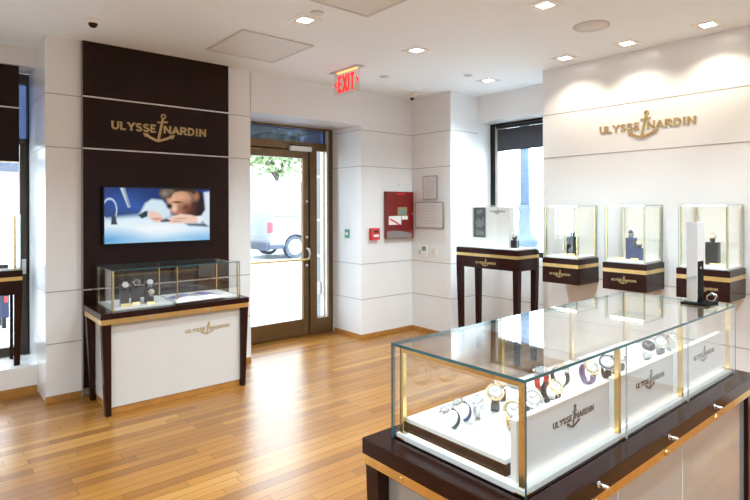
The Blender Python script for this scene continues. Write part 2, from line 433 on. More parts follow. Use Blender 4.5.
# seams
sm = MB(); T = .0018; hh = .0035
for z in ZS:
    sm.box(.746, 1.0, Yt - T, Yt, z - hh, z + hh)
    sm.box(.746 - T, .746, Yt, 5.58, z - hh, z + hh)
    sm.box(2.25, Xd, Yt - T, Yt, z - hh, z + hh)
    sm.box(Xe, Xf, Yt - T, Yt, z - hh, z + hh)
    sm.box(Xe - T, Xe, Yt, 5.33, z - hh, z + hh)
    sm.box(Xf - T, Xf, Yg, Yt, z - hh, z + hh)
    sm.box(Xf, Xg, Yg - T, Yg, z - hh, z + hh)
    sm.box(Xh - T, Xh, YB, Yh, z - hh, z + hh)
    if z < .9: sm.box(Xg - T, Xg, Yh, Yg, z - hh, z + hh)
sm.box(Xd - .003, Xd + .003, Yt - T, Yt, 2.452, ZC)
sm.build('trim_2', 'seam', None, **st)
# baseboards
b = MB(); e = .006; hb = .05
b.box(.746 - e, .994, Yt - e, Yt, 0, hb)
b.box(2.25, Xd, Yt - e, Yt, 0, hb)
b.box(Xe - e, Xf - e, Yt - e, Yt, 0, hb)
b.box(Xe - e, Xe, Yt, 5.33, 0, hb)
b.build('baseboard_back', 'basebd', None, **st)
b = MB()
b.box(Xf - e, Xf, Yg - e, Yt, 0, hb)
b.box(Xh - e, Xh, YB, Yh, 0, hb)
b.box(Xg - e, Xg, Yh, Yg, 0, hb)
b.box(Xf, Xg - e, Yg - e, Yg, 0, hb)
b.build('baseboard_right', 'basebd', None, **st)
b = MB(); b.box(XL, .74, 5.168, 5.174, 0, .06); b.build('baseboard_left', 'basebd', None, **st)
b = MB(); b.box(XL, XL + e, YB, 5.16, 0, hb); b.box(XL + e, 4.66, YB, YB + e, 0, hb); b.build('baseboard_front', 'basebd', None, **st)

# ------------------------------------------------------------------ entry door
YD = 5.36
f = MB()
f.box(2.478, 2.555, YD, YD + .12, 0, 2.452)
f.box(3.800, 3.863, YD, YD + .12, 0, 2.452)
f.box(3.535, 3.632, YD, YD + .12, 0, 2.185)
f.box(2.555, 3.800, YD, YD + .12, 2.185, 2.275)
f.box(2.555, 3.800, YD, YD + .12, 2.430, 2.452)
f.box(3.632, 3.800, YD, YD + .12, 0, .185)
f.box(2.48, 3.86, YD + .02, YD + .12, .0005, .012)
dr = f.build('door_1', 'bronze', None, .003, **st)
MB().pane(2.55, 3.805, YD + .05, YD + .058, 2.27, 2.435).build('transom_pane', ['dglass', 'edge'], dr)
MB().pane(3.628, 3.803, YD + .05, YD + .058, .18, 2.19).build('sidelight_pane', ['wglass', 'edge'], dr)
b = MB(); b.box(3.772, 3.800, YD - .004, YD + .03, .185, 2.43); b.build('sidelight_bead', 'bronzelt', dr)
lf = MB()
lf.box(2.565, 2.66, YD + .01, YD + .06, .015, 2.175)
lf.box(3.445, 3.514, YD + .01, YD + .06, .015, 2.175)
lf.box(2.66, 3.445, YD + .01, YD + .06, 2.085, 2.175)
lf.box(2.66, 3.445, YD + .01, YD + .06, .015, .20)
MB().box(3.512, 3.537, YD + .062, YD + .11, .012, 2.19).box(2.555, 3.512, YD + .062, YD + .11, 2.170, 2.188).build('gasket', 'black', dr)  # black strips added behind the leaf gaps to keep them dark
leaf = lf.build('door_leaf', 'bronze', dr, .003)
MB().pane(2.655, 3.45, YD + .03, YD + .038, .195, 2.09).build('leaf_pane', ['wglass', 'edge'], leaf)
MB().tube([(2.60, YD - .05, .905), (3.44, YD - .05, .905), (3.485, YD - .05, .905), (3.485, YD + .01, .905)], .013).cyl((2.60, YD - .05, .905), (2.60, YD + .01, .905), .013).build('push_bar', 'brassband', leaf)
MB().tube([(3.49, YD + .01, 1.03), (3.49, YD - .045, 1.02), (3.495, YD - .055, .97), (3.49, YD - .05, .92), (3.485, YD + .01, .89)], .014).build('handle', 'satin', leaf)
MB().cyl((3.49, YD - .004, 1.16), (3.49, YD + .01, 1.16), .016).cyl((3.49, YD - .004, 1.58), (3.49, YD + .01, 1.58), .014).cyl((3.49, YD - .004, .83), (3.49, YD + .01, .83), .016).build('lock_cylinder', 'satin', leaf)
cl = box('door_closer', 'whitep', dr, 3.245, 3.525, YD - .055, YD - .001, 2.165, 2.218, .004)
MB().box(3.30, 3.48, YD - .05, YD - .02, 2.218, 2.228).box(3.26, 3.30, YD - .04, YD, 2.218, 2.24).build('closer_arm', 'black', cl)

# ------------------------------------------------------------------ window bay on the right
XW = 5.40
f = MB()
f.box(XW, XW + .10, 4.085, Yg - .001, .93, 2.525)
f.box(XW, XW + .10, Yh, 4.085, 2.495, 2.525)
f.box(XW, XW + .10, Yh, 4.085, .93, .99)
f.box(XW, XW + .10, Yh, 3.01, .99, 2.495)
wn = f.build('window_1', 'black', None, .003, **st)
MB().box(XW - .004, XW + .03, 4.045, 4.085, .99, 2.495).build('bead', 'bronzelt', wn)
MB().pane(XW + .05, XW + .058, 3.005, 4.09, .985, 2.50).build('pane', ['wglass', 'edge'], wn)
r = empty('roller_blind', (XW - .02, 3.55, 2.19), 'charcoal roller blind lowered at the top of the window behind the tall table', 'blind')
box('fabric', 'blind', r, XW - .022, XW - .019, 3.0, 4.04, 2.20, 2.45)
box('bottom_bar', 'black', r, XW - .026, XW - .015, 3.0, 4.04, 2.185, 2.202, .002)
MB().cyl((XW - .03, 3.0, 2.472), (XW - .03, 4.04, 2.472), .022).build('roller', 'black', r)

# ------------------------------------------------------------------ window bay on the left
YW = 5.62
f = MB()
f.box(.678, .735, YW, YW + .08, .222, 2.07)
f.box(XL, .735, YW, YW + .08, 2.07, 2.12)
f.box(XL, .745, YW, YW + .08, 2.60, 2.69)
f.box(XL, .678, YW, YW + .08, .222, .30)
for xx in (-2.5, -1.45, -.42): f.box(xx, xx + .06, YW, YW + .08, .30, 2.60)
wn = f.build('window_2', 'bronzedk', None, .003, **st)
MB().box(.735, .7455, YW - .01, YW + .08, .222, 2.60).box(.745, .80, YW + .002, YW + .05, 2.05, 2.69).build('gasket', 'black', wn)  # black strip filling the gap beside the jamb
MB().box(.69, .722, YW - .012, YW, .93, 1.06).build('strike_plate', 'satin', wn)
MB().pane(XL, .68, YW + .04, YW + .048, .295, 2.075).build('pane', ['wglass', 'edge'], wn)
MB().pane(XL, .736, YW + .04, YW + .048, 2.115, 2.605).build('transom_pane', ['dglass', 'edge'], wn)

# ------------------------------------------------------------------ dark feature panel, sign, television
PY = 4.76
p = box('wall_panel', 'darkmatt', None, .997, 2.228, PY, 4.849, .075, ZC - .0005)
tag(p, 'tall espresso wood wall panel behind the television, crossed by thin silver lines', 'wall panel')
q = MB()
for z in ZS[1:]: q.box(.997, 2.228, PY - .003, PY, z - .006, z + .006)
q.build('inlay_line', 'seam_metal', p)
box('side_edge', 'greyp', p, .992, .997, PY + .002, 4.807, .075, ZC - .001)
r = empty('wall_sign', (1.607, PY, 2.15), 'gold anchor and letters on the dark wood panel above the television', 'sign', 'gold wall signs')
brand(r, (1.607, PY, 2.155), EX, EZ, -EY, .800, .066, .008)
r = empty('wall_sign', (Xh, 1.993, 2.16), 'gold anchor and letters on the white wall above the wall cases', 'sign', 'gold wall signs')
brand(r, (Xh, 1.993, 2.160), -EY, EZ, -EX, .785, .062, .006)

tv = empty('television', (1.58, 4.73, 1.2), 'wide flat television showing a watchmaker bending over a bench, on the dark panel', 'television')
TX0, TX1, TZ0, TZ1, TY = 1.128, 2.030, 1.205, 1.685, 4.712
box('bezel', 'black', tv, TX0, TX1, TY, PY - .001, TZ0, TZ1, .004)
def tv_screen():
    nx, nz = 260, 136
    xs, zs = np.linspace(0, 1, nx), np.linspace(0, 1, nz)
    U, V = np.meshgrid(xs, 1 - zs)     # V from the top
    col = np.zeros((nz, nx, 3))
    def mix(mask, c):
        nonlocal col
        col = col * (1 - mask[..., None]) + np.array(c) * mask[..., None]
    def inside(poly, soft=0.006):
        A = np.array(poly); n = len(A)
        ins = np.zeros_like(U, bool); dist = np.full_like(U, 9.0)
        for i in range(n):
            x0, y0 = A[i]; x1, y1 = A[(i + 1) % n]
            cond = ((y0 > V) != (y1 > V))
            with np.errstate(divide='ignore', invalid='ignore'):
                xi = (x1 - x0) * (V - y0) / (y1 - y0 + 1e-12) + x0
            ins ^= cond & (U < xi)
            dx, dy = x1 - x0, y1 - y0
            t = np.clip(((U - x0) * dx + (V - y0) * dy) / (dx * dx + dy * dy + 1e-12), 0, 1)
            dist = np.minimum(dist, np.hypot((U - x0 - t * dx), (V - y0 - t * dy) * .55))
        sd = np.where(ins, dist, -dist)
        return np.clip(.5 + sd / (2 * soft), 0, 1)
    def blob(cx, cy, rx, ry, soft=.35):
        d = np.sqrt(((U - cx) / rx) ** 2 + ((V - cy) / ry) ** 2)
        return np.clip((1 + soft - d) / (2 * soft), 0, 1)
    col[:] = (.006, .012, .05)
    mix(blob(.08, .20, .26, .24, .9), (.012, .05, .26)); mix(blob(.28, .34, .20, .18, .9), (.025, .10, .40))
    mix(blob(.46, .12, .12, .22, .9), (.010, .035, .17)); mix(blob(.94, .08, .07, .14, .9), (.015, .05, .26))
    mix(blob(.12, .50, .25, .10, .8), (.02, .06, .22))
    # bench
    mix(inside([(-.1, .60), (.10, .54), (.30, .50), (.62, .52), (.8, .66), (1.1, .72), (1.1, 1.1), (-.1, 1.1)], .03), (.55, .78, .95))
    mix(blob(.48, .74, .36, .12, .8), (.93, .97, .99)); mix(blob(.2, .64, .2, .07, .9), (.80, .90, .97))
    mix(blob(.02, .95, .22, .14, .9), (.10, .38, .72)); mix(blob(.95, .98, .28, .10, .9), (.22, .52, .80)); mix(blob(.35, 1.02, .25, .06, .9), (.30, .60, .85))
    # glass dome with small tool
    for (a, b) in ((0, 0),):
        ring = np.abs(np.hypot((U - .045) / .06, (V - .40) / .20) - 1)
        mix(np.clip(1 - ring * 7, 0, 1) * (V < .62), (.70, .80, .92))
    mix(inside([(.06, .50), (.095, .50), (.11, .66), (.055, .66)], .006), (.03, .05, .09))
    # lamp arm
    mix(inside([(.125, -.05), (.165, -.05), (.225, .34), (.205, .36)], .006), (.62, .70, .76))
    mix(inside([(.150, -.05), (.158, -.05), (.218, .32), (.212, .34)], .004), (.10, .16, .25))
    # white coat sleeve on the left with dark cuff
    mix(inside([(.30, .50), (.36, .28), (.42, .20), (.52, .22), (.60, .40), (.60, .52), (.50, .56), (.36, .56), (.29, .54)], .015), (.66, .80, .90))
    mix(inside([(.29, .50), (.36, .42), (.385, .42), (.38, .52), (.33, .56)], .008), (.02, .03, .05))
    # dark shirt, collar
    mix(inside([(.62, .0), (.72, -.05), (.92, .05), (.96, .35), (.93, .60), (.82, .62), (.74, .50), (.70, .30)], .015), (.018, .012, .014))
    mix(inside([(.94, .06), (1.05, .02), (1.05, .72), (.96, .70), (.90, .56), (.955, .40)], .012), (.72, .82, .90))
    # head
    mix(inside([(.55, .10), (.60, .02), (.74, .02), (.80, .16), (.80, .34), (.76, .46), (.69, .50), (.63, .46), (.60, .36), (.57, .26)], .012), (.60, .28, .16))
    mix(blob(.76, .34, .07, .20, .8), (.16, .05, .03)); mix(blob(.70, .16, .09, .10, .9), (.74, .40, .26)); mix(blob(.625, .30, .03, .12, .9), (.80, .48, .33))
    mix(blob(.665, .255, .05, .022, .5), (.20, .07, .04)); mix(blob(.665, .44, .035, .02, .5), (.50, .17, .13)); mix(blob(.64, .38, .02, .05, .8), (.88, .58, .45))
    mix(blob(.86, .14, .028, .08, .6), (.42, .18, .10))
    mix(inside([(.49, .10), (.51, .0), (.60, -.05), (.86, -.05), (.85, .10), (.80, .05), (.70, .045), (.635, .07), (.60, .17), (.545, .20), (.51, .18)], .012), (.035, .022, .016))
    mix(blob(.545, .09, .035, .06, .9), (.30, .25, .19)); mix(blob(.60, .05, .03, .04, .9), (.20, .15, .11))
    mix(blob(.59, .33, .026, .05, .5), (.015, .015, .02))
    # hands
    mix(inside([(.385, .44), (.44, .42), (.50, .48), (.54, .58), (.50, .63), (.44, .63), (.40, .56)], .010), (.86, .58, .47))
    mix(blob(.47, .57, .04, .02, .6), (.60, .30, .22))
    mix(inside([(.57, .60), (.62, .52), (.70, .48), (.80, .50), (.88, .54), (.88, .66), (.76, .66), (.66, .66), (.58, .65)], .010), (.88, .60, .49))
    mix(blob(.70, .57, .06, .012, .6), (.60, .30, .22)); mix(blob(.66, .62, .06, .010, .6), (.62, .32, .24))
    mix(inside([(.865, .53), (.91, .52), (.93, .60), (.90, .68), (.875, .66)], .008), (.80, .88, .92))
    mix(inside([(.50, .60), (.56, .56), (.60, .60), (.58, .63), (.51, .635)], .008), (.10, .11, .14))
    mix(inside([(.75, .67), (.95, .68), (.99, .74), (.78, .71)], .012), (.05, .08, .14))
    x0, x1, z0, z1, y = TX0 + .012, TX1 - .012, TZ0 + .012, TZ1 - .012, TY - .001
    org = ORG[tv.name]
    verts = [(x0 + (x1 - x0) * xs[i] - org.x, y - org.y, z0 + (z1 - z0) * zs[j] - org.z) for j in range(nz) for i in range(nx)]
    faces = [(j * nx + i, j * nx + i + 1, (j + 1) * nx + i + 1, (j + 1) * nx + i) for j in range(nz - 1) for i in range(nx - 1)]
    me = bpy.data.meshes.new('screen'); me.from_pydata(verts, [], faces)
    at = me.color_attributes.new('picture', 'FLOAT_COLOR', 'POINT')
    at.data.foreach_set('color', np.concatenate([col.reshape(-1, 3), np.ones((nx * nz, 1))], 1).astype(np.float32).ravel())
    m, nt, out = nodes('lit_screen_picture')
    a = nt.nodes.new('ShaderNodeAttribute'); a.attribute_name = 'picture'
    e = nt.nodes.new('ShaderNodeEmission'); e.inputs['Strength'].default_value = 0.9
    nt.links.new(a.outputs['Color'], e.inputs['Color'])
    g = nt.nodes.new('ShaderNodeBsdfGlossy'); g.inputs['Roughness'].default_value = .1; g.inputs['Color'].default_value = (.03, .03, .03, 1)
    ad = nt.nodes.new('ShaderNodeAddShader'); nt.links.new(e.outputs[0], ad.inputs[0]); nt.links.new(g.outputs[0], ad.inputs[1])
    nt.links.new(ad.outputs[0], out.inputs['Surface'])
    me.materials.append(m)
    ob = bpy.data.objects.new('screen', me); C.objects.link(ob); ob.parent = tv
tv_screen()

# ------------------------------------------------------------------ display furniture helpers
def leg(parent, x0, x1, y0, y1, z0, z1, tx=0.0, ty=0.0):
    """square leg; tx / ty shift the outer lower edge inwards"""
    bx0, bx1 = (x0 + tx, x1) if tx > 0 else (x0, x1 + tx)
    by0, by1 = (y0 + ty, y1) if ty > 0 else (y0, y1 + ty)
    MB().hexa([(bx0, by0, z0), (bx1, by0, z0), (bx1, by1, z0), (bx0, by1, z0), (x0, y0, z1), (x1, y0, z1), (x1, y1, z1), (x0, y1, z1)]).build('leg', 'dark', parent, .002)
def post(parent, x, y, z0, z1, s=.011):
    m = MB().box(x - s / 2, x + s / 2, y - s / 2, y + s / 2, z0, z1)
    m.box(x - s, x + s, y - s, y + s, z0, z0 + .006)
    m.build('post', 'brass', parent, .001)
def glassbox(parent, x0, x1, y0, y1, z0, z1, t=.007, edge='edgelt', open_back=None, top='topglass'):
    MB().pane(x0, x1, y0, y0 + t, z0, z1 - t).build('glass_pane', ['glass', edge], parent)
    if open_back != 'y': MB().pane(x0, x1, y1 - t, y1, z0, z1 - t).build('glass_pane', ['glass', edge], parent)
    MB().pane(x0, x0 + t, y0 + t, y1 - t, z0, z1 - t).build('glass_pane', ['glass', edge], parent)
    if open_back != 'x': MB().pane(x1 - t, x1, y0 + t, y1 - t, z0, z1 - t).build('glass_pane', ['glass', edge], parent)
    MB().pane(x0, x1, y0, y1, z1 - t, z1).build('glass_top', [top, edge], parent)

# watches -----------------------------------------------------------
def watch(loc, rz, label, strap='leatherblk', case='steel', dial='dial_w', theta=50, r=.019, ry=.024, rz_=.029, group=None, name='wristwatch', bezel=None, ww=None, tilt=0, end=None):
    """strap loop standing on its lowest point; loop axis along local X, case towards local -Y"""
    o = empty(name, loc, label, 'watch', group, rz)
    if tilt: o.rotation_euler = (0, math.radians(tilt), rz)
    wd = ww or r * .92; t = .0028
    c = (0, 0, rz_ + t)
    a = math.radians(theta); half = math.asin(min(.9, r * .80 / (ry + .002)))
    if strap in ('steel', 'goldw'):
        m = MB(); n = 22; a0 = a + half; a1 = a - half + 2 * PI
        for i in range(n):
            b0 = a0 + (a1 - a0) * i / n; b1 = a0 + (a1 - a0) * (i + .86) / n
            m.band(ry, rz_, c, wd, t, b0, b1, n=1)
        m.build('bracelet', strap, o, local=True)
    else:
        MB().band(ry, rz_, c, wd, t, a + half, (a - half + 2 * PI) if end is None else end, n=30).build('strap', strap, o, local=True)
        MB().band(ry, rz_, c, wd + .002, t + .0015, (a + PI - .10) if end is None else end - .14, (a + PI + .06) if end is None else end, n=3).build('buckle', case, o, local=True)
    nrm = Vector((0, -math.cos(a), math.sin(a)))
    pc = Vector((0, -ry * math.cos(a), c[2] + rz_ * math.sin(a)))
    h = .009
    cs = MB().lathe(pc, nrm, [(0, -.001), (r * .9, -.001), (r, .002), (r, h * .7), (r * .93, h), (r * .80, h), (r * .80, h * .8)])
    tang = Vector((1, 0, 0)); up = nrm.cross(tang)
    for sx in (-1, 1):
        for su in (-1, 1):
            q0 = pc + tang * sx * wd * .45 + up * su * r * .75 + nrm * .004
            q1 = pc + tang * sx * wd * .45 + up * su * r * 1.22 + nrm * .000
            cs.cyl(q0, q1, .0022, n=8)
    cs.build('case', case, o, local=True)
    d = MB().lathe(pc, nrm, [(0, h * .78), (r * .80, h * .78), (r * .80, h * .60)]).build('dial', dial, o, local=True)
    hd = MB(); zc = pc + nrm * (h * .86)
    up2 = up if up.z > 0 else -up
    for ang, ln, wq in ((-58, r * .42, .0012), (52, r * .62, .0009)):
        dd = up2 * math.cos(math.radians(ang)) + tang * math.sin(math.radians(ang)); pp = dd.cross(nrm)
        A = [zc + pp * wq, zc - pp * wq, zc - pp * wq + dd * ln, zc + pp * wq + dd * ln]
        hd.hexa([tuple(x) for x in A] + [tuple(x + nrm * .0004) for x in A])
    for k in range(12):
        dd = up2 * math.cos(k * PI / 6) + tang * math.sin(k * PI / 6); pp = dd.cross(nrm)
        A = [zc + dd * r * .62 + pp * .0006, zc + dd * r * .62 - pp * .0006, zc + dd * r * .74 - pp * .0006, zc + dd * r * .74 + pp * .0006]
        hd.hexa([tuple(x) for x in A] + [tuple(x + nrm * .0003) for x in A])
    hd.build('hands', 'dial_b' if dial != 'dial_b' else 'steel', d, local=True)
    if bezel: MB().lathe(pc, nrm, [(r * 1.0, h * .72), (r * .97, h * 1.06), (r * .82, h * 1.06), (r * .80, h * .9)]).build('bezel', bezel, o, local=True)
    MB().cyl(pc + tang * (r - .001) + nrm * .004, pc + tang * (r + .004) + nrm * .004, .0025, n=10).build('crown', case, o, local=True)
    o['group'] = group or 'watches in the wall and table cases'
    return o

def stand(loc, rz, h, label, mat='black', w=.055, d=.045, top=False, group=None):
    """upright block with a soft cuff, at its top front or on its top, that carries a watch"""
    o = empty('watch_stand', loc, label, 'watch stand', 'watch stands in the glass cases', rz)
    f = -d / 2 if top else 0.0; e = 0.0 if top else .012
    MB().hexa([(-w / 2, -d / 2, 0), (w / 2, -d / 2, 0), (w / 2, d / 2, 0), (-w / 2, d / 2, 0), (-w / 2, f, h), (w / 2, f, h), (w / 2, d / 2, h + e), (-w / 2, d / 2, h + e)]).build('block', mat, o, .002, local=True)
    m = MB(); n = 20; cz, cy = (h + .026, -.004) if top else (h - .006, -.020)
    A = [m.bm.verts.new((-.012, cy - .022 * math.cos(2 * PI * i / n), cz + .027 * math.sin(2 * PI * i / n))) for i in range(n)]
    B = [m.bm.verts.new((.012, cy - .022 * math.cos(2 * PI * i / n), cz + .027 * math.sin(2 * PI * i / n))) for i in range(n)]
    for i in range(n): m._face([A[i], A[(i + 1) % n], B[(i + 1) % n], B[i]], 0, True)
    m._face(A[::-1]); m._face(B)
    m.build('cuff', mat, o, local=True)
    return o, (cy, cz)
def watch_on(loc, rz, h, label, slabel, mat='black', w=.055, d=.045, top=False, **k):
    s, (cy, cz) = stand(loc, rz, h, slabel, mat, w, d, top)
    R = Matrix.Rotation(rz, 3, 'Z') @ Vector((0, cy, cz - .029 - .0028 + (.0035 if top else 0)))
    watch(tuple(Vector(loc) + R), rz + (.35 if top else 0), label, ry=.0225, rz_=.0275, theta=k.pop('theta', 36 if top else 28), **k)
def plaque(loc, rz, label, w=.05, h=.026, group=None):
    o = empty('price_plaque', loc, label, 'plaque', 'gold plaques in the glass cases', rz)
    MB().hexa([(-w / 2, -.008, 0), (w / 2, -.008, 0), (w / 2, .012, 0), (-w / 2, .012, 0), (-w / 2, .000, h), (w / 2, .000, h), (w / 2, .004, h), (-w / 2, .004, h)]).build('wedge', 'plaque', o, .001, local=True)

# ------------------------------------------------------------------ display table below the television
T1 = empty('display_table', (1.57, 4.46, 0), 'low dark wood display table with white front and glass case below the television', 'display table')
box('table_top', 'dark', T1, .99, 2.15, 4.20, 4.715, .700, .745, .003)
box('brass_band', 'brassband', T1, .994, 2.146, 4.204, 4.711, .663, .700)
for xx in (1.07, 1.20, 1.35, 1.56, 1.76, 1.93): MB().cyl((xx, 4.2045, .682), (xx, 4.2015, .682), .006, n=12).build('band_screw', 'satin', T1)
for xx in (1.33, 1.79): MB().cyl((xx, 4.2045, .684), (xx, 4.196, .684), .010, n=14).build('key_lock', 'satin', T1)
leg(T1, .996, 1.062, 4.206, 4.262, 0, .663, tx=.028)
leg(T1, 2.078, 2.144, 4.206, 4.262, 0, .663, tx=-.028)
leg(T1, .996, 1.062, 4.650, 4.709, 0, .663, tx=.028)
leg(T1, 2.078, 2.144, 4.650, 4.709, 0, .663, tx=-.028)
fp = box('front_panel', 'whitesoft', T1, 1.058, 2.082, 4.236, 4.675, .05, .663, .002)
brand(fp, (1.80, 4.236, .513), EX, EZ, -EY, .37, .026, .003, 'gold')
box('toe_board', 'basebd', T1, 1.063, 2.077, 4.240, 4.67, .001, .05)  # added board, coloured like the lit floor seen below the panel
for (a, b_) in ((1.085, 1.553), (1.567, 2.08)): box('display_pad', 'pad', T1, a, b_, 4.262, 4.69, .745, .764, .003)
glassbox(T1, 1.075, 2.09, 4.250, 4.700, .745, 1.05, edge='edge')
for xx in (1.090, 1.560, 2.072):
    for yy in (4.264, 4.686): post(T1, xx, yy, .745, 1.042)
box('led_strip', 'led', T1, 2.03, 2.068, 4.30, 4.66, 1.0425, 1.0428)  # glowing strip stands in for a bright reflection under the glass top

sets = [((1.186, 4.335), .160, 'leatherblk', 'steel', 'dial_w', 'white dial wristwatch on the leftmost stand below the television', 'dark watch stand at the left inside the case below the television'),
        ((1.290, 4.410), .160, 'leatherblk', 'steel', 'dial_b', 'black dial wristwatch on the middle stand below the television', 'dark watch stand in the middle of three below the television'),
        ((1.385, 4.40), .155, 'steel', 'steel', 'dial_w', 'steel wristwatch on the right rear stand below the television', 'taller dark watch stand at the right of three below the television')]
for (x, y), h, stp, cs, dl, lb, sl in sets: watch_on((x, y, .764), -.10, h, lb, sl, 'standgrey', .06, .05, r=.025, strap=stp, case=cs, dial=dl)
watch_on((1.375, 4.335, .764), -.10, .088, 'steel bracelet wristwatch on the low front stand below the television', 'low dark watch stand in front of the tall right one below the television', 'standgrey', .05, .045, r=.023, strap='steel', case='steel', dial='dial_c')
plaque((1.186, 4.288, .764), -.1, 'pale gold plaque in front of the leftmost stand below the television', .075)
plaque((1.275, 4.345, .764), -.1, 'dull gold plaque in front of the middle stand below the television', .055, .02)
plaque((1.365, 4.288, .764), -.1, 'dull gold plaque in front of the right stands below the television', .06, .02)

bk = empty('open_book', (1.74, 4.34, .764), 'open picture book lying in the right half of the case below the television', 'book', rz=.06)
MB().box(-.215, .215, -.125, .125, 0, .004).build('cover', 'paperw', bk, local=True)
def page(s, name, mat):
    m = MB(); n = 12; rows = []
    for i in range(n + 1):
        t = i / n; x = s * (.002 + .206 * t); z = .006 + .030 * math.sin(PI * (t * .80 + .12)) * (1 - .55 * t)
        rows.append([m.bm.verts.new((x, -.118, z)), m.bm.verts.new((x, .118, z)), m.bm.verts.new((x, .118, .004)), m.bm.verts.new((x, -.118, .004))])
    for A, B in zip(rows, rows[1:]):
        for k in range(4): m._face([A[k], A[(k + 1) % 4], B[(k + 1) % 4], B[k]], 0, k == 0)
    m._face(rows[0]); m._face(rows[-1])
    pg = m.build(name, mat, bk, local=True)
    m = MB(); rows = []
    for i in range(2, n):
        t = i / n; x = s * (.002 + .206 * t); z = .0066 + .030 * math.sin(PI * (t * .80 + .12)) * (1 - .55 * t)
        rows.append([m.bm.verts.new((x, (-.02 if s < 0 else -.06), z)), m.bm.verts.new((x, .10, z))])
    for A, B in zip(rows, rows[1:]): m._face([A[0], A[1], B[1], B[0]], 0, True)
    m.build('picture', 'purple', pg, local=True)
page(-1, 'page_block', 'paperw'); page(1, 'page_block', 'paperw')

# ------------------------------------------------------------------ glass display counter (island)
GX0, GX1, GY0, GY1, GZ0, GZ1 = 1.190, 2.835, .811, 1.325, .743, 1.056
I = empty('display_counter', (2.05, 1.07, 0), 'long glass topped display counter with dark wood base in the foreground', 'display counter')
SX0, SX1, SY0, SY1 = 1.116, 2.905, .750, 1.388
box('counter_top', 'dark', I, SX0, SX1, SY0, SY1, .691, .743, .003)
box('brass_band', 'brassband', I, SX0 + .003, SX1 - .003, SY0 + .003, SY1 - .003, .661, .691)
for (x0, tx) in ((SX0 + .006, .025), (SX1 - .072, -.025)):
    for (y0) in (SY0 + .012, SY1 - .072): leg(I, x0, x0 + .066, y0, y0 + .06, 0, .661, tx=tx)
ip = box('side_panel', 'lacquer', I, SX0 + .055, SX1 - .060, SY0 + .03, SY1 - .03, .05, .661, .002)
for xx in (1.63, 2.13): box('panel_joint', 'pad', ip, xx, xx + .003, SY0 + .0285, SY0 + .031, .05, .66)
for k, xx in enumerate((1.45, 1.93, 2.36)):
    MB().cyl((xx, SY0 + .001, .726), (xx, SY0 - .032, .726), .0055, n=12).cyl((xx, SY0 + .001, .726), (xx, SY0 - .006, .726), .009, n=14).build('key_lock', 'steel', I)
for xx in (1.435, 1.915, 2.38): MB().lathe((xx, SY0 + .003, .678), (0, -1, 0), [(.011, 0), (.011, .006), (.007, .010), (0, .012)], 16).build('band_knob', 'brass', I)
for yy in (.95, 1.2): MB().cyl((SX0 + .0035, yy, .676), (SX0 - .002, yy, .676), .006, n=12).build('band_screw', 'brass', I)
# glass: end panes, back, three front panes, one top
t = .009
JX = (1.765, 2.285)
for a, b_ in ((GX0 + t, JX[0] - .001), (JX[0] + .001, JX[1] - .001), (JX[1] + .001, GX1 - t)):
    MB().pane(a, b_, GY0, GY0 + .006, GZ0, GZ1 - t).build('glass_pane', ['glass', 'edgejoint'], I)
MB().pane(GX0, GX1, GY1 - t, GY1, GZ0, GZ1 - t).build('glass_pane', ['glass', 'edge'], I)
MB().pane(GX0, GX0 + t, GY0, GY1 - t, GZ0, GZ1 - t).build('glass_pane', ['glass', 'edge'], I)
MB().pane(GX1 - t, GX1, GY0, GY1 - t, GZ0, GZ1 - t).build('glass_pane', ['glass', 'edge'], I)
MB().pane(GX0, GX1, GY0, GY1, GZ1 - t, GZ1).build('glass_top', ['topglass', 'edge'], I)
pz = GZ1 - t - .004
for xx in (GX0 + .026, JX[0] - .018, JX[1] - .018, GX1 - .024):
    for yy in (GY0 + .024, GY1 - .030): post(I, xx, yy, GZ0, pz, .016)
for xx in (GX0 + .026, GX1 - .024): box('rail', 'brass', I, xx - .008, xx + .008, GY0 + .033, GY1 - .039, pz - .016, pz, .001)
box('base_board', 'pad', I, GX0 + .012, GX1 - .012, GY0 + .012, GY1 - .012, GZ0, GZ0 + .018, .002)
box('led_strip', 'led', I, GX0 + .05, GX1 - .05, GY0 + .034, GY0 + .039, GZ0 + .018, GZ0 + .022)
box('led_strip', 'led', I, GX0 + .0275, GX0 + .0315, GY0 + .05, GY1 - .05, GZ0 + .018, GZ0 + .021)
for a, b_ in ((GX0 + .035, JX[0] - .035), (JX[0] + .010, JX[1] - .035), (JX[1] + .010, GX1 - .040)):
    tr = box('tray', 'dark', I, a, b_, GY0 + .085, GY1 - .035, GZ0 + .018, GZ0 + .052, .002)
    box('tray_pad', 'pad', tr, a - .001, b_ + .001, GY0 + .084, GY1 - .034, GZ0 + .052, GZ0 + .068, .003)
    fb = box('fascia', 'greyboard', I, a - .004, b_ + .004, GY0 + .045, GY0 + .062, GZ0 + .018, GZ0 + .180, .001)
    box('fascia_edge', 'pad', fb, a - .006, b_ + .006, GY0 + .044, GY0 + .066, GZ0 + .180, GZ0 + .186)
    box('fascia_end', 'pad', fb, a - .0065, a - .0042, GY0 + .044, GY0 + .064, GZ0 + .018, GZ0 + .180)
    brand(fb, ((a + b_) / 2 + .035, GY0 + .045, GZ0 + .116), EX, EZ, -EY, .235, .018, .0015, 'inkdark')
PZ = GZ0 + .068
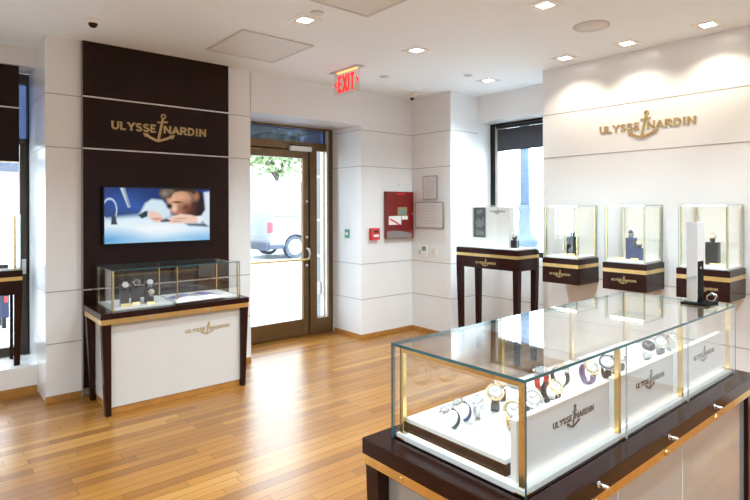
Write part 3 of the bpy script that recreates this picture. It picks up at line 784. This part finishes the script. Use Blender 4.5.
WT = [  # x, y, rz, strap, case, dial, theta, r, label
 (1.262, 1.130, -2.1, 'st_green', 'steel', 'dial_w', 62, .018, 'steel wristwatch with a dark green strap nearest the near left end of the counter'),
 (1.335, 1.145, -2.1, 'st_navy', 'steel', 'dial_w', 62, .018, 'wristwatch with a navy strap beside the green strapped one in the counter'),
 (1.402, 1.130, -1.3, 'steel', 'steel', 'dial_w', 60, .018, 'small all steel wristwatch behind the navy strapped one in the counter'),
 (1.500, 1.140, -0.9, 'st_grey', 'goldw', 'dial_w', 48, .023, 'large gold wristwatch with grey strap in the cluster by the near corner post'),
 (1.600, 1.185, -0.9, 'st_brown', 'steel', 'dial_c', 50, .021, 'steel wristwatch with brown strap at the back of the corner cluster'),
 (1.415, 1.010, -0.75, 'goldw', 'goldw', 'dial_w', 42, .024, 'gold bracelet wristwatch in front of the corner cluster in the counter'),
 (1.548, 1.032, -0.7, 'leatherblk', 'steel', 'dial_w', 42, .024, 'round white dial wristwatch on black strap just right of the corner post'),
 (1.690, 1.045, -0.25, 'leatherblk', 'goldw', 'dial_w', 48, .020, 'gold cased wristwatch with black strap in the first counter section'),
 (1.800, 1.150, -1.5, 'st_red', 'steel', 'dial_w', 66, .018, 'wristwatch with a bright red strap in the glass counter'),
 (1.885, 1.125, -0.1, 'leatherblk', 'steel', 'dial_c', 70, .018, 'wristwatch with open black strap right of the red strapped one'),
 (2.000, 1.075, -0.45, 'st_lilac', 'goldw', 'dial_w', 46, .021, 'gold and violet strapped wristwatch left of the round black bezel one'),
 (2.130, 1.065, -0.95, 'leatherblk', 'steel', 'dial_w', 46, .024, 'large white dial wristwatch with black bezel before the middle brass post'),
 (2.205, 1.060, -0.4, 'st_brown', 'steel', 'dial_w', 60, .019, 'steel wristwatch with brown strap just inside the left edge of the middle front pane'),
 (2.520, 1.070, -0.9, 'steel', 'steel', 'dial_b', 44, .025, 'large steel bracelet wristwatch with black dial behind the middle front pane'),
 (2.640, 1.060, -1.05, 'st_grey', 'steel', 'dial_w', 44, .023, 'steel wristwatch on dark grey strap beside the far brass post'),
 (2.745, 1.050, -0.3, 'steel', 'steel', 'dial_w', 55, .020, 'open steel bracelet wristwatch in the far right section of the counter'),
]
for i, (x, y, rz, stp, cs, dl, th, r, lb) in enumerate(WT):
    watch((x, y, PZ), rz, lb, stp, cs, dl, th, r * (1.12 if i < 3 else 1.36), ry=(.027 if i < 3 else .034), rz_=(.030 if i < 3 else .036), bezel='black' if i == 11 else None, end=PI * 1.42 if i < 2 else None, group='watches in the glass counter')

# mirror on the counter
mr = empty('countertop_mirror', (2.76, .95, GZ1), 'slim upright mirror stand with black lower half on the far end of the counter', 'mirror stand')
box('base_plate', 'blackmatt', mr, 2.672, 2.812, .872, .985, GZ1, GZ1 + .010, .002)
box('body', 'blackmatt', mr, 2.705, 2.788, .925, .955, GZ1 + .010, GZ1 + .195, .002)
box('mirror_sleeve', 'palegrey', mr, 2.7045, 2.7885, .9245, .957, GZ1 + .195, GZ1 + .375, .002)
box('mirror_face', 'mirror', mr, 2.696, 2.7035, .922, .966, GZ1 + .010, GZ1 + .375, .001)
MB().cyl((2.745, .9245, GZ1 + .165), (2.745, .921, GZ1 + .165), .006, n=14).build('button', 'satin', mr)
watch((2.782, .893, GZ1 + .0103), .4, 'small steel bracelet wristwatch at the foot of the mirror stand', 'steel', 'steel', 'dial_w', 55, .014, .016, .014)

# ------------------------------------------------------------------ wall display cases on the right wall
def wall_case(y0, y1, x0, label):
    x1 = Xh - .001; z0, zb0, zb1, z1, zt = .83, .972, 1.003, 1.05, 1.52
    o = empty('wall_display_case', (x1, (y0 + y1) / 2, z0), label, 'display case', 'wall mounted glass cases')
    lower = box('lower_box', 'dark', o, x0, x1, y0, y1, z0, zb0, .002)
    box('brass_band', 'brassband', o, x0 + .002, x1, y0 + .002, y1 - .002, zb0, zb1)
    box('upper_box', 'dark', o, x0, x1, y0, y1, zb1, z1, .002)
    brand(lower, (x0, (y0 + y1) / 2, .905), -EY, EZ, -EX, .20, .017, .003, 'gold')
    g = .010
    box('display_pad', 'pad', o, x0 + g + .010, x1 - .006, y0 + g + .010, y1 - g - .010, z1, z1 + .018, .003)
    box('back_panel', 'cream', o, x1 - .006, x1, y0 + g + .012, y1 - g - .012, z1 + .002, zt - .02)  # added panel, its cream stands in for the warmly lit wall
    glassbox(o, x0 + g, x1 - .0065, y0 + g, y1 - g, z1, zt, t=.006, open_back='x')
    for xx in (x0 + g + .016, x1 - .020):
        for yy in (y0 + g + .016, y1 - g - .016): post(o, xx, yy, z1, zt - .012, .010)
    box('led_strip', 'ledcase', o, x0 + .05, x0 + .062, y0 + .04, y1 - .04, zt - .010, zt - .0065)
    box('badge', 'plaque', o, x0 - .001, x0 + .002, (y0 + y1) / 2 + .03, y1 - .03, zb0 + .006, zb1 - .006)
    return o
wall_case(2.400, 2.748, 4.315, 'dark wall mounted glass case nearest the window, holding one black watch stand')
wall_case(1.840, 2.192, 4.328, 'middle wall mounted glass case, holding two navy watch stands')
wall_case(1.270, 1.622, 4.325, 'right wall mounted glass case partly behind the mirror stand')
RZ = -PI / 2
watch_on((4.53, 2.575, 1.068), RZ, .170, 'black strapped wristwatch in the wall case nearest the window', 'black watch stand in the wall case nearest the window', w=.085, d=.06, top=True, r=.023, strap='leatherblk', dial='dial_w')
plaque((4.47, 2.555, 1.068), RZ, 'gold plaque in the wall case nearest the window', .07, .02)
watch_on((4.54, 2.05, 1.068), RZ, .178, 'steel wristwatch on the taller navy stand in the middle wall case', 'taller navy watch stand in the middle wall case', 'navy', .07, .06, top=True, r=.023, strap='steel', dial='dial_b')
watch_on((4.50, 1.965, 1.068), RZ, .100, 'gold cased wristwatch on the lower navy stand in the middle wall case', 'lower navy watch stand in the middle wall case', 'navy', .07, .06, top=True, r=.023, strap='leatherblk', case='goldw')
plaque((4.43, 2.10, 1.068), RZ, 'gold plaque left of the navy stands in the middle wall case', .065, .02)
plaque((4.43, 1.975, 1.068), RZ, 'gold plaque before the lower navy stand in the middle wall case', .06, .02)
watch_on((4.54, 1.445, 1.068), RZ, .17, 'steel wristwatch on the black stand in the right wall case', 'black watch stand in the right wall case behind the mirror', w=.085, d=.06, top=True, r=.023, strap='leatherblk', case='goldw')
plaque((4.46, 1.40, 1.068), RZ, 'gold plaque in the right wall case behind the mirror', .08, .02)

# ------------------------------------------------------------------ tall table in the window bay
def tall_table(x0, x1, y0, y1, zf, zt, facing, label, glass_h, left=True):
    o = empty('display_table', ((x0 + x1) / 2, (y0 + y1) / 2, zf), label, 'display table')
    zb = zt - .052
    box('table_top', 'dark', o, x0, x1, y0, y1, zb, zt, .002)
    box('brass_band', 'brassband', o, x0 + .002, x1 - .002, y0 + .002, y1 - .002, zb - .030, zb)
    ap = box('apron', 'dark', o, x0, x1, y0, y1, zb - .145, zb - .030, .002)
    L = .06
    for (a, b_, tx) in ((x0, x0 + L, .018), (x1 - L, x1, -.018)):
        for (c, d, ty) in ((y0, y0 + L, .018), (y1 - L, y1, -.018)):
            bx = (a + tx, b_) if tx > 0 else (a, b_ + tx); by = (c + ty, d) if ty > 0 else (c, d + ty)
            zz = zb - .145
            MB().hexa([(bx[0], by[0], zf), (bx[1], by[0], zf), (bx[1], by[1], zf), (bx[0], by[1], zf), (a, c, zz), (b_, c, zz), (b_, d, zz), (a, d, zz)]).build('leg', 'dark', o, .002)
    g = .010
    box('display_pad', 'pad', o, x0 + g + .01, x1 - g - .01, y0 + g + .01, y1 - g - .01, zt, zt + .014, .003)
    glassbox(o, x0 + g, x1 - g, y0 + g, y1 - g, zt, zt + glass_h, t=.006)
    if facing == 'x': brand(ap, (x0, (y0 + y1) / 2, zb - .098), -EY, EZ, -EX, .25, .020, .003, 'gold')
    else: brand(ap, ((x0 + x1) / 2, y0, zb - .098), EX, EZ, -EY, .25, .020, .003, 'gold')
    return o
WTb = tall_table(4.300, 4.655, 3.000, 3.760, 0.0, 1.092, 'x', 'tall dark display table with glass case, before the window with the charcoal blind', .43)
box('badge', 'plaque', WTb, 4.299, 4.302, 3.32, 3.50, 1.014, 1.034)
bx = empty('presentation_box', (4.49, 3.34, 1.106), 'big white presentation block standing in the glass case by the window', 'box')
blk = box('block', 'whitegloss', bx, 4.445, 4.53, 3.200, 3.480, 1.106, 1.508, .003)
brand(blk, (4.445, 3.34, 1.455), -EY, EZ, -EX, .19, .015, .002, 'greyp')
fr = empty('photo_frame', (4.46, 3.57, 1.106), 'upright black picture beside the white block in the glass case by the window', 'picture')
box('backing', 'whitegloss', fr, 4.446, 4.475, 3.482, 3.680, 1.106, 1.508, .002)
box('print', 'black', fr, 4.443, 4.446, 3.49, 3.648, 1.195, 1.504)
PO = (4.443, 3.648, 1.195)
MB().poly([(.02, .15), (.06, .20), (.10, .17), (.13, .22), (.145, .13), (.10, .10), (.05, .10)], PO, -EY, EZ, -EX, 0, .0006).poly([(.03, .02), (.14, .02), (.14, .06), (.03, .08)], PO, -EY, EZ, -EX, 0, .0006).poly([(.04, .24), (.12, .25), (.11, .29), (.05, .28)], PO, -EY, EZ, -EX, 0, .0006).build('print_figure', 'st_grey', fr)
watch_on((4.46, 3.145, 1.106), RZ, .075, 'black strapped wristwatch at the right of the white block by the window', 'black watch stand at the right of the white block by the window', w=.06, d=.05, top=True)

# ------------------------------------------------------------------ tall table in the left window bay
ALT = tall_table(-.13, .650, 5.235, 5.56, .222, 1.000, 'y', 'tall dark display table standing on the white plinth of the left window bay', .46)
for xx, yy in ((.600, 5.265), (-.09, 5.265)): post(ALT, xx, yy, 1.0, 1.45, .016)
bxx = box('jewellery_box', 'black', None, .50, .56, 5.32, 5.38, 1.0142, 1.045, .003)
tag(bxx, 'small black box inside the glass case in the left window bay', 'box')
hp = box('hanging_panel', 'darkmatt', None, -2.2, .640, 5.335, 5.375, 1.895, 2.689)
tag(hp, 'dark wood panel hanging at the top of the left window bay', 'panel')
MB().box(-2.2, .640, 5.332, 5.335, 2.335, 2.347).build('inlay_line', 'seam_metal', hp)
box('bottom_edge', 'brass', hp, -2.2, .640, 5.336, 5.374, 1.889, 1.895)

# ------------------------------------------------------------------ wall fittings
fa = empty('alarm_cabinet', (4.43, Yt, 1.14), 'red wall cabinet with stickers on the white pier beside the entrance', 'alarm cabinet')
box('door', 'red', fa, 4.213, 4.655, Yt - .045, Yt - .0005, 1.135, 1.697, .004)
A0 = (4.213, Yt - .045, 1.135)
def onfa(name, mat, x0, x1, z0, z1, d=.002, par=fa): return MB().box(4.213 + x0, 4.213 + x1, Yt - .045 - d, Yt - .045, 1.135 + z0, 1.135 + z1).build(name, mat, par)
onfa('top_label', 'redlt', .16, .30, .525, .545)
ds = onfa('display_window', 'olive', .175, .33, .275, .375, .004)
onfa('screen_face', 'lcd', .195, .31, .285, .345, .005, ds)
onfa('white_label', 'paperw', .245, .345, .225, .27)
stk = onfa('sticker', 'paperw', .035, .235, .165, .27)
m = MB()
for (a, c) in ((.05, .245), (.10, .225), (.15, .20)): m.poly([(a, c - .015), (a + .05, c - .045), (a + .06, c - .030), (a + .01, c)], (4.213, Yt - .0475, 1.135), EX, EZ, -EY, 0, .001)
m.build('sticker_stripe', 'redlt', stk)
m = MB(); m.poly([(.0, .0)] + [(.40 * i / 12, .045 + .045 * math.sin(PI * .62 * (1 - i / 12) + .15)) for i in range(13)] + [(.40, 0)], (4.213 + .005, Yt - .045, 1.139), EX, EZ, -EY, 0, .002); m.build('grey_swoosh', 'greyp', fa)
MB().cyl((4.635, Yt - .046, 1.43), (4.635, Yt - .052, 1.43), .011, n=14).build('key_lock', 'satin', fa)

pu = empty('pull_station', (4.045, Yt, 1.125), 'small red fire alarm pull station at the left of the red cabinet', 'fire alarm')
box('housing', 'redlt', pu, 3.982, 4.112, Yt - .045, Yt - .0005, 1.130, 1.268, .004)
box('handle', 'whitep', pu, 4.005, 4.085, Yt - .056, Yt - .045, 1.165, 1.192, .003)
box('top_slot', 'black', pu, 4.020, 4.085, Yt - .047, Yt - .045, 1.215, 1.240)
eb = empty('exit_button', (Xe, 5.065, 1.15), 'small green exit switch on the white jamb right of the entrance door', 'switch')
box('plate', 'green', eb, Xe - .010, Xe - .0005, 5.025, 5.108, 1.150, 1.252, .002)
box('button', 'whitep', eb, Xe - .016, Xe - .010, 5.045, 5.085, 1.185, 1.215, .002)

def cert(y0, y1, z0, z1, label, lines):
    o = empty('framed_certificate', (Xf, (y0 + y1) / 2, z0), label, 'certificate', 'framed certificates on the pier')
    box('frame', 'greyp', o, Xf - .022, Xf - .0005, y0, y1, z0, z1, .002)
    sh = box('sheet', 'paper', o, Xf - .0235, Xf - .022, y0 + .010, y1 - .010, z0 + .010, z1 - .010)
    m = MB(); y_m = (y0 + y1) / 2
    for k in range(lines):
        zz = z1 - .045 - k * (z1 - z0 - .08) / max(1, lines - 1) * .9; hw = (y1 - y0) * (.34 if k % 3 else .22)
        m.box(Xf - .0242, Xf - .0235, y_m - hw, y_m + hw, zz - .0025, zz + .0025)
    m.build('print_line', 'ink', sh)
cert(4.362, 4.595, 1.600, 1.885, 'smaller upright framed certificate, upper of two beside the red cabinet', 8)
cert(4.268, 4.728, 1.260, 1.570, 'wide framed certificate hanging below the smaller one', 7)
th = empty('thermostat', (Xf, 4.60, .92), 'white keypad thermostat below the framed certificates', 'thermostat')
box('body', 'whitep', th, Xf - .022, Xf - .0005, 4.527, 4.683, .920, 1.050, .004)
box('display', 'lcd', th, Xf - .0235, Xf - .022, 4.545, 4.610, .985, 1.035)
m = MB()
for i in range(3):
    for j in range(2): m.box(Xf - .0245, Xf - .022, 4.635 - .0 + j * .018, 4.647 + j * .018, .940 + i * .018, .951 + i * .018)
m.build('keys', 'greyp', th)
bp = empty('switch_plate', (Xf, 4.43, .93), 'blank white switch plate beside the keypad thermostat', 'switch')
box('plate', 'whitep', bp, Xf - .008, Xf - .0005, 4.376, 4.490, .931, 1.043, .003)
box('rocker', 'plate', bp, Xf - .013, Xf - .008, 4.405, 4.460, .955, 1.020, .002)
ks = empty('sensor_button', (4.452, Yt, 1.77), 'tiny round white sensor above the red cabinet', 'sensor')
MB().cyl((4.452, Yt - .0005, 1.783), (4.452, Yt - .010, 1.783), .014, n=18).build('cap', 'whitep', ks)

# ------------------------------------------------------------------ exit sign
ex = empty('exit_sign', (3.16, 4.15, 2.60), 'red lit exit sign hanging from the ceiling near the entrance', 'exit sign')
EXX = 3.16
box('canopy', 'satin', ex, EXX - .045, EXX + .045, 3.93, 4.37, ZC - .012, ZC - .0005, .002)
box('light_edge', 'exitamber', ex, EXX - .008, EXX + .008, 3.99, 4.30, ZC - .020, ZC - .012)
MB().pane(EXX - .004, EXX + .004, 3.95, 4.35, 2.605, ZC - .020).build('acrylic_panel', ['exitpane', 'exitpane'], ex)
m = MB()
ww = word_width('EXIT'); hL = .165; sx = .255 / (ww * hL)
word(m, 'EXIT', -.1275, 0, hL, sx, (EXX - .004, 4.15, 2.630), -EY, EZ, -EX, .002, .17, False)
m.build('lettering', 'exitred', ex)
for s_ in (-1, 1):
    m = MB(); stroke(m, [(s_ * .150, .115), (s_ * .180, .085), (s_ * .150, .055)], .016, (EXX - .004, 4.15, 2.630), -EY, EZ, -EX, 0, .002)
    m.build('arrow', 'exitred', ex)

# ------------------------------------------------------------------ ceiling fittings
def downlight(x, y, label, s=.062, power=26, tgt=None):
    o = empty('downlight', (x, y, ZC - .004), label, 'downlight', 'square ceiling downlights')
    m = MB(); q = s + .028
    for (a, b_, c, d) in ((-q, q, -q, -s), (-q, q, s, q), (-q, -s, -s, s), (s, q, -s, s)): m.box(x + a, x + b_, y + c, y + d, ZC - .005, ZC - .0004)
    m.build('trim', 'whitep', o, .001)
    box('lens', 'lens', o, x - s * .72, x + s * .72, y - s * .72, y + s * .72, ZC - .0025, ZC - .0006)
    m = MB(); r0 = s * .72
    for (a, b_, c, d) in ((-s, s, -s, -r0), (-s, s, r0, s), (-s, -r0, -r0, r0), (r0, s, -r0, r0)): m.box(x + a, x + b_, y + c, y + d, ZC - .0022, ZC - .0005)
    m.build('reflector', 'plate', o)
    return o
LAMPK = 1.78
def spot(x, y, power, ang=100, blend=.7, col=(.775, .925, 1.0), tgt=None, rad=.05):
    l = bpy.data.lights.new('downlight_lamp', 'SPOT'); l.energy = power * LAMPK; l.color = col
    l.spot_size = math.radians(ang); l.spot_blend = blend; l.shadow_soft_size = rad
    o = bpy.data.objects.new('downlight_lamp', l); C.objects.link(o); o.location = (x, y, ZC - .03)
    if tgt is not None:
        d = Vector(tgt) - o.location; o.rotation_euler = d.to_track_quat('-Z', 'Y').to_euler()
    return o
DL = [(2.103, 3.249, 'square downlight nearest the television wall, beside the small sprinkler disc'),
      (3.232, 3.264, 'square downlight in the middle of the ceiling beyond the exit sign'),
      (4.577, 3.557, 'square downlight in the ceiling before the right-hand window'),
      (3.167, 1.992, 'square downlight left of the round ceiling speaker'),
      (4.422, 2.581, 'leftmost square downlight of the row along the sign wall'),
      (4.417, 2.025, 'middle square downlight of the row along the sign wall'),
      (4.429, 1.437, 'rightmost square downlight of the row along the sign wall')]
for k, (x, y, lb) in enumerate(DL): downlight(x, y, lb)
PW = 60
for k, (x, y, lb) in enumerate(DL):
    if k < 4: spot(x, y, PW, 130, .8)
    else: spot(x, y, 11.5, 126, .75, (1.0, .91, .74), rad=.02)
for x in (-1.4, .2, 1.7, 3.1):  # unseen lamps added as general fill, without fittings
    for y in (-1.6, .2, 1.8): spot(x, y, PW, 140, .8)
for x in (-1.4, .2): spot(x, 3.4, PW * .45, 130, .8)  # two weaker unseen fill lamps added on the left
for y in (.85, .25, -.6): spot(4.42, y, 20, 80, .6, (1.0, .96, .86), rad=.02)  # unseen lamps added to carry on the row along the sign wall

def access(x0, x1, y0, y1, label, door='plate'):
    o = empty('access_panel', ((x0 + x1) / 2, (y0 + y1) / 2, ZC - .006), label, 'ceiling panel', 'ceiling access panels')
    m = MB(); q = .022
    for (a, b_, c, d) in ((x0, x1, y0, y0 + q), (x0, x1, y1 - q, y1), (x0, x0 + q, y0 + q, y1 - q), (x1 - q, x1, y0 + q, y1 - q)): m.box(a, b_, c, d, ZC - .010, ZC - .0004)
    m.build('frame', 'platerim', o, .002)
    box('door', door, o, x0 + q, x1 - q, y0 + q, y1 - q, ZC - .006, ZC - .0005)
access(1.845, 2.485, 3.70, 4.37, 'square ceiling access panel above the television side of the room')
access(1.90, 2.395, 2.36, 2.905, 'square ceiling access panel at the top edge, nearer the camera')
sp = empty('ceiling_speaker', (3.79, 2.0, ZC - .006), 'round white speaker grille in the ceiling before the sign wall', 'speaker')
MB().lathe((3.79, 2.0, ZC - .0005), (0, 0, -1), [(.128, 0), (.128, .004), (.120, .007), (.114, .006)], 40).build('rim', 'platerim', sp)
MB().lathe((3.79, 2.0, ZC - .0005), (0, 0, -1), [(.115, 0), (.115, .005), (0, .006)], 40).build('grille', 'plate', sp)
for (x, y, lb) in ((2.084, 3.068, 'round sprinkler cover beside the downlight nearest the television wall'), (3.62, 4.125, 'round sprinkler cover right of the exit sign'), (4.238, 3.544, 'round sprinkler cover left of the downlight before the window')):
    o = empty('sprinkler_cover', (x, y, ZC - .01), lb, 'sprinkler', 'sprinkler covers on the ceiling')
    MB().lathe((x, y, ZC - .0005), (0, 0, -1), [(.046, 0), (.046, .005), (.040, .009), (0, .010)], 28).build('disc', 'platerim', o)
def dome(x, y, lb, r=.055):
    o = empty('dome_camera', (x, y, ZC - .06), lb, 'camera', 'dome cameras on the ceiling')
    MB().lathe((x, y, ZC - .0005), (0, 0, -1), [(r, 0), (r, .012), (r * .85, .022), (r * .55, .026)], 28).build('ring', 'whitep', o)
    MB().lathe((x, y, ZC - .0005), (0, 0, -1), [(r * .58, .024), (r * .50, .040), (r * .30, .052), (0, .056)], 24).build('dome', 'black', o)
dome(.947, 4.207, 'small black dome camera on the ceiling above the left column')
dome(4.50, 4.62, 'small black dome camera in the ceiling corner above the red cabinet', .045)
sd = empty('smoke_detector', (4.42, 4.47, ZC - .03), 'round white smoke detector by the corner dome camera', 'smoke detector')
MB().lathe((4.42, 4.47, ZC - .0005), (0, 0, -1), [(.07, 0), (.07, .012), (.055, .028), (0, .032)], 28).build('body', 'whitep', sd)
MB().cyl((4.44, 4.44, ZC - .030), (4.44, 4.44, ZC - .034), .012, n=12).build('sensor', 'greyp', sd)

# ------------------------------------------------------------------ outside
box('ground_sidewalk', 'pave', None, -14, 30, 5.74, 13.2, -.30, -.12, **st)
box('ground_sidewalk_side', 'pave', None, 5.72, 30, -14, 5.739, -.30, -.12, **st)
box('ground_street', 'asphalt', None, -20, 40, 13.2, 40, -.36, -.14, **st)
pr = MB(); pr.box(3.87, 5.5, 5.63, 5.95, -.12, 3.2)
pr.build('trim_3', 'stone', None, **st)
m = MB()
for z in (.45, .90, 1.35, 1.9, 2.4): m.box(3.868, 3.87, 5.63, 5.95, z - .014, z + .014)
m.build('trim_4', 'seam', None, **st)
ob = empty('outlet_box', (3.855, 5.64, .5), 'grey outlet box on the stone outside the glass beside the door', 'outlet')
box('cover', 'greyp', ob, 3.845, 3.8695, 5.60, 5.68, .42, .58, .003)

van = empty('delivery_van', (10.6, 16.1, -.14), 'white delivery van parked in the street beyond the entrance door', 'van')
VX, VY, VZ = 8.45, 15.1, -.14
prof = [(0, .42), (0, 2.35), (.12, 2.52), (3.9, 2.52), (4.5, 2.40), (5.0, 1.55), (5.75, 1.30), (5.9, 1.05), (5.9, .42)]
def arch(cx, r, n=10): return [(cx + r * math.cos(PI * i / n), .42 + r * .9 * math.sin(PI * i / n)) for i in range(n + 1)]
low = [(5.9, .42)] + arch(4.85, .46) + arch(.95, .42)
m = MB(); m.poly([(0, .42), (0, 2.35), (.12, 2.52), (3.9, 2.52), (4.5, 2.40), (5.0, 1.55), (5.75, 1.30), (5.9, 1.05)] + low, (VX, VY, VZ), EX, EZ, EY, 0, 2.0)
m.build('body', 'vanwhite', van)
for cx in (.95, 4.85):
    for yy in (VY + .03, VY + 1.75):
        wl = MB().cyl((VX + cx, yy, VZ + .38), (VX + cx, yy + .22, VZ + .37), .36, n=32).build('wheel', 'tyre', van)
        MB().cyl((VX + cx, yy - .012, VZ + .38), (VX + cx, yy + .05, VZ + .38), .25, n=24).build('hubcap', 'steel', wl)
MB().box(VX - .12, VX + .02, VY + .02, VY + 1.98, VZ + .30, VZ + .55).box(VX - .02, VX + .50, VY - .015, VY + .05, VZ + .34, VZ + .48).build('bumper', 'bumper', van, .02)
box('tail_light', 'taillight', van, VX - .015, VX + .10, VY - .012, VY + .16, VZ + .86, VZ + 1.20, .01)
MB().poly([(4.0, 1.55), (4.86, 1.55), (4.45, 2.25), (4.0, 2.25)], (VX, VY, VZ), EX, EZ, -EY, 0, .01).build('side_window', 'bumper', van)
MB().box(VX + 1.9, VX + 1.92, VY - .006, VY, VZ + .6, VZ + 2.3).box(VX + 3.5, VX + 3.52, VY - .006, VY, VZ + .6, VZ + 2.3).box(VX + .1, VX + 4.6, VY - .006, VY, VZ + 1.38, VZ + 1.40).build('door_seam', 'bumper', van)

cn = empty('rubbish_bin', (7.66, 15.75, -.14), 'dark blue bin standing in the street behind the white van', 'bin')
MB().hexa([(7.45, 15.5, -.14), (7.83, 15.5, -.14), (7.83, 16.0, -.14), (7.45, 16.0, -.14), (7.40, 15.45, 1.40), (7.86, 15.45, 1.40), (7.86, 16.05, 1.40), (7.40, 16.05, 1.40)]).build('bin_body', 'bumper', cn, .02)
box('bin_lid', 'bluecar', cn, 7.38, 7.88, 15.43, 16.07, 1.40, 1.50, .02)

def tree(x, y, h, r, label, seed):
    rnd = random.Random(seed)
    o = empty('street_tree', (x, y, -.14), label, 'tree')
    m = MB(); m.cyl((x, y, -.14), (x + .1, y, h * .55), .16, .10, 14)
    for k in range(5):
        a = k * 2 * PI / 5; m.cyl((x + .08, y, h * .45), (x + r * .55 * math.cos(a), y + r * .55 * math.sin(a), h * .78), .07, .03, 8)
    m.build('trunk', 'bark', o)
    m = MB(); cz = h - r * .75
    for k in range(1500):
        v = Vector((rnd.gauss(0, 1), rnd.gauss(0, 1), rnd.gauss(0, 1))).normalized() * r * rnd.uniform(.45, 1.05)
        c = Vector((x, y, cz)) + Vector((v.x, v.y, v.z * .72))
        a = Vector((rnd.gauss(0, 1), rnd.gauss(0, 1), rnd.gauss(0, 1))).normalized(); b = a.orthogonal().normalized() * rnd.uniform(.09, .18); a = a * rnd.uniform(.12, .24)
        m._face([m.bm.verts.new(c - a), m.bm.verts.new(c + b), m.bm.verts.new(c + a), m.bm.verts.new(c - b)])
    m.build('crown', 'foliage', o)
tree(12.3, 21.5, 6.2, 2.2, 'leafy street tree behind the white van', 3)

lp = empty('lamp_post', (9.05, 6.15, -.12), 'blue grey fluted lamp post outside the right-hand window', 'lamp post')
MB().lathe((9.05, 6.15, -.12), (0, 0, 1), [(.0, 0), (.30, 0), (.30, .28), (.24, .34), (.24, .92), (.27, .97), (.20, 1.03), (.13, 1.12), (.11, 1.55), (.14, 1.60), (.10, 1.68)], 12).build('pedestal', 'lamppaint', lp)
MB().cyl((9.05, 6.15, 1.55), (9.05, 6.15, 5.2), .095, .07, 12).build('shaft', 'lamppaint', lp)
MB().lathe((9.05, 6.15, 5.2), (0, 0, 1), [(.06, 0), (.20, .08), (.26, .50), (.12, .72), (0, .78)], 16).build('lantern', 'whitep', lp)

nb = empty('newspaper_box', (.95, 9.0, -.12), 'low navy and red newspaper box on the pavement beyond the left window', 'newspaper box')
box('cabinet', 'bluecar', nb, .50, .945, 8.8, 9.2, .02, .43, .02)
box('front_door', 'redlt', nb,   .88, .92, 8.785, 8.80, .24, .32, .004)
for xx in (.54, .86):
    for yy in (8.84, 9.10): box('foot', 'black', nb, xx, xx + .05, yy, yy + .05, -.12, .02)

bd = empty('building', (-4.0, 27, -.14), 'pale building across the street seen through the left window', 'building')
box('facade_wall', 'facade', bd, -16, 5.5, 26, 30, -.14, 9)
box('window_band', 'bumper', bd, -16, 5.5, 25.95, 26, 3.0, 3.6)
box('shopfront', 'greyboard', bd, -16, 5.5, 25.93, 26, .3, 2.2)

# ------------------------------------------------------------------ sky and daylight
wd = bpy.data.worlds.new('sky'); S.world = wd; wd.use_nodes = True
nt = wd.node_tree; nt.nodes.clear()
o = nt.nodes.new('ShaderNodeOutputWorld'); bg = nt.nodes.new('ShaderNodeBackground')
bg.inputs['Color'].default_value = (.80, .91, 1.0, 1); bg.inputs['Strength']  .default_value = 9.0
nt.links.new(bg.outputs[0], o.inputs[0])

# ------------------------------------------------------------------ camera
yaw, roll, fpx = .868, -.0028, 538.85
fw = Vector((math.cos(yaw), math.sin(yaw), 0)); rt = Vector((math.sin(yaw), -math.cos(yaw), 0)); up = EZ
r2 = rt * math.cos(roll) + up * math.sin(roll); u2 = -rt * math.sin(roll) + up * math.cos(roll)
cd = bpy.data.cameras.new('camera'); cam = bpy.data.objects.new('camera', cd); C.objects.link(cam)
cd.sensor_fit = 'HORIZONTAL'; cd.sensor_width = 36; cd.lens = fpx / 750 * 36; cd.shift_y = -(250 - 208.11) / 750; cd.clip_start = .02
mw = Matrix((r2, u2, -fw)).transposed().to_4x4(); mw.translation = (0, 0, 1.5); cam.matrix_world = mw
S.camera = cam
S.view_settings.view_transform = 'Standard'; S.view_settings.look = 'None'; S.view_settings.gamma = 1; S.view_settings.use_curve_mapping = False
S.view_settings.exposure = 0.1
S.cycles.max_bounces = 14; S.cycles.transparent_max_bounces = 40; S.cycles.diffuse_bounces = 6; S.cycles.glossy_bounces = 6
S.cycles.sample_clamp_indirect = 6.0; S.cycles.use_denoising = True
S.cycles.caustics_reflective = False; S.cycles.caustics_refractive = False
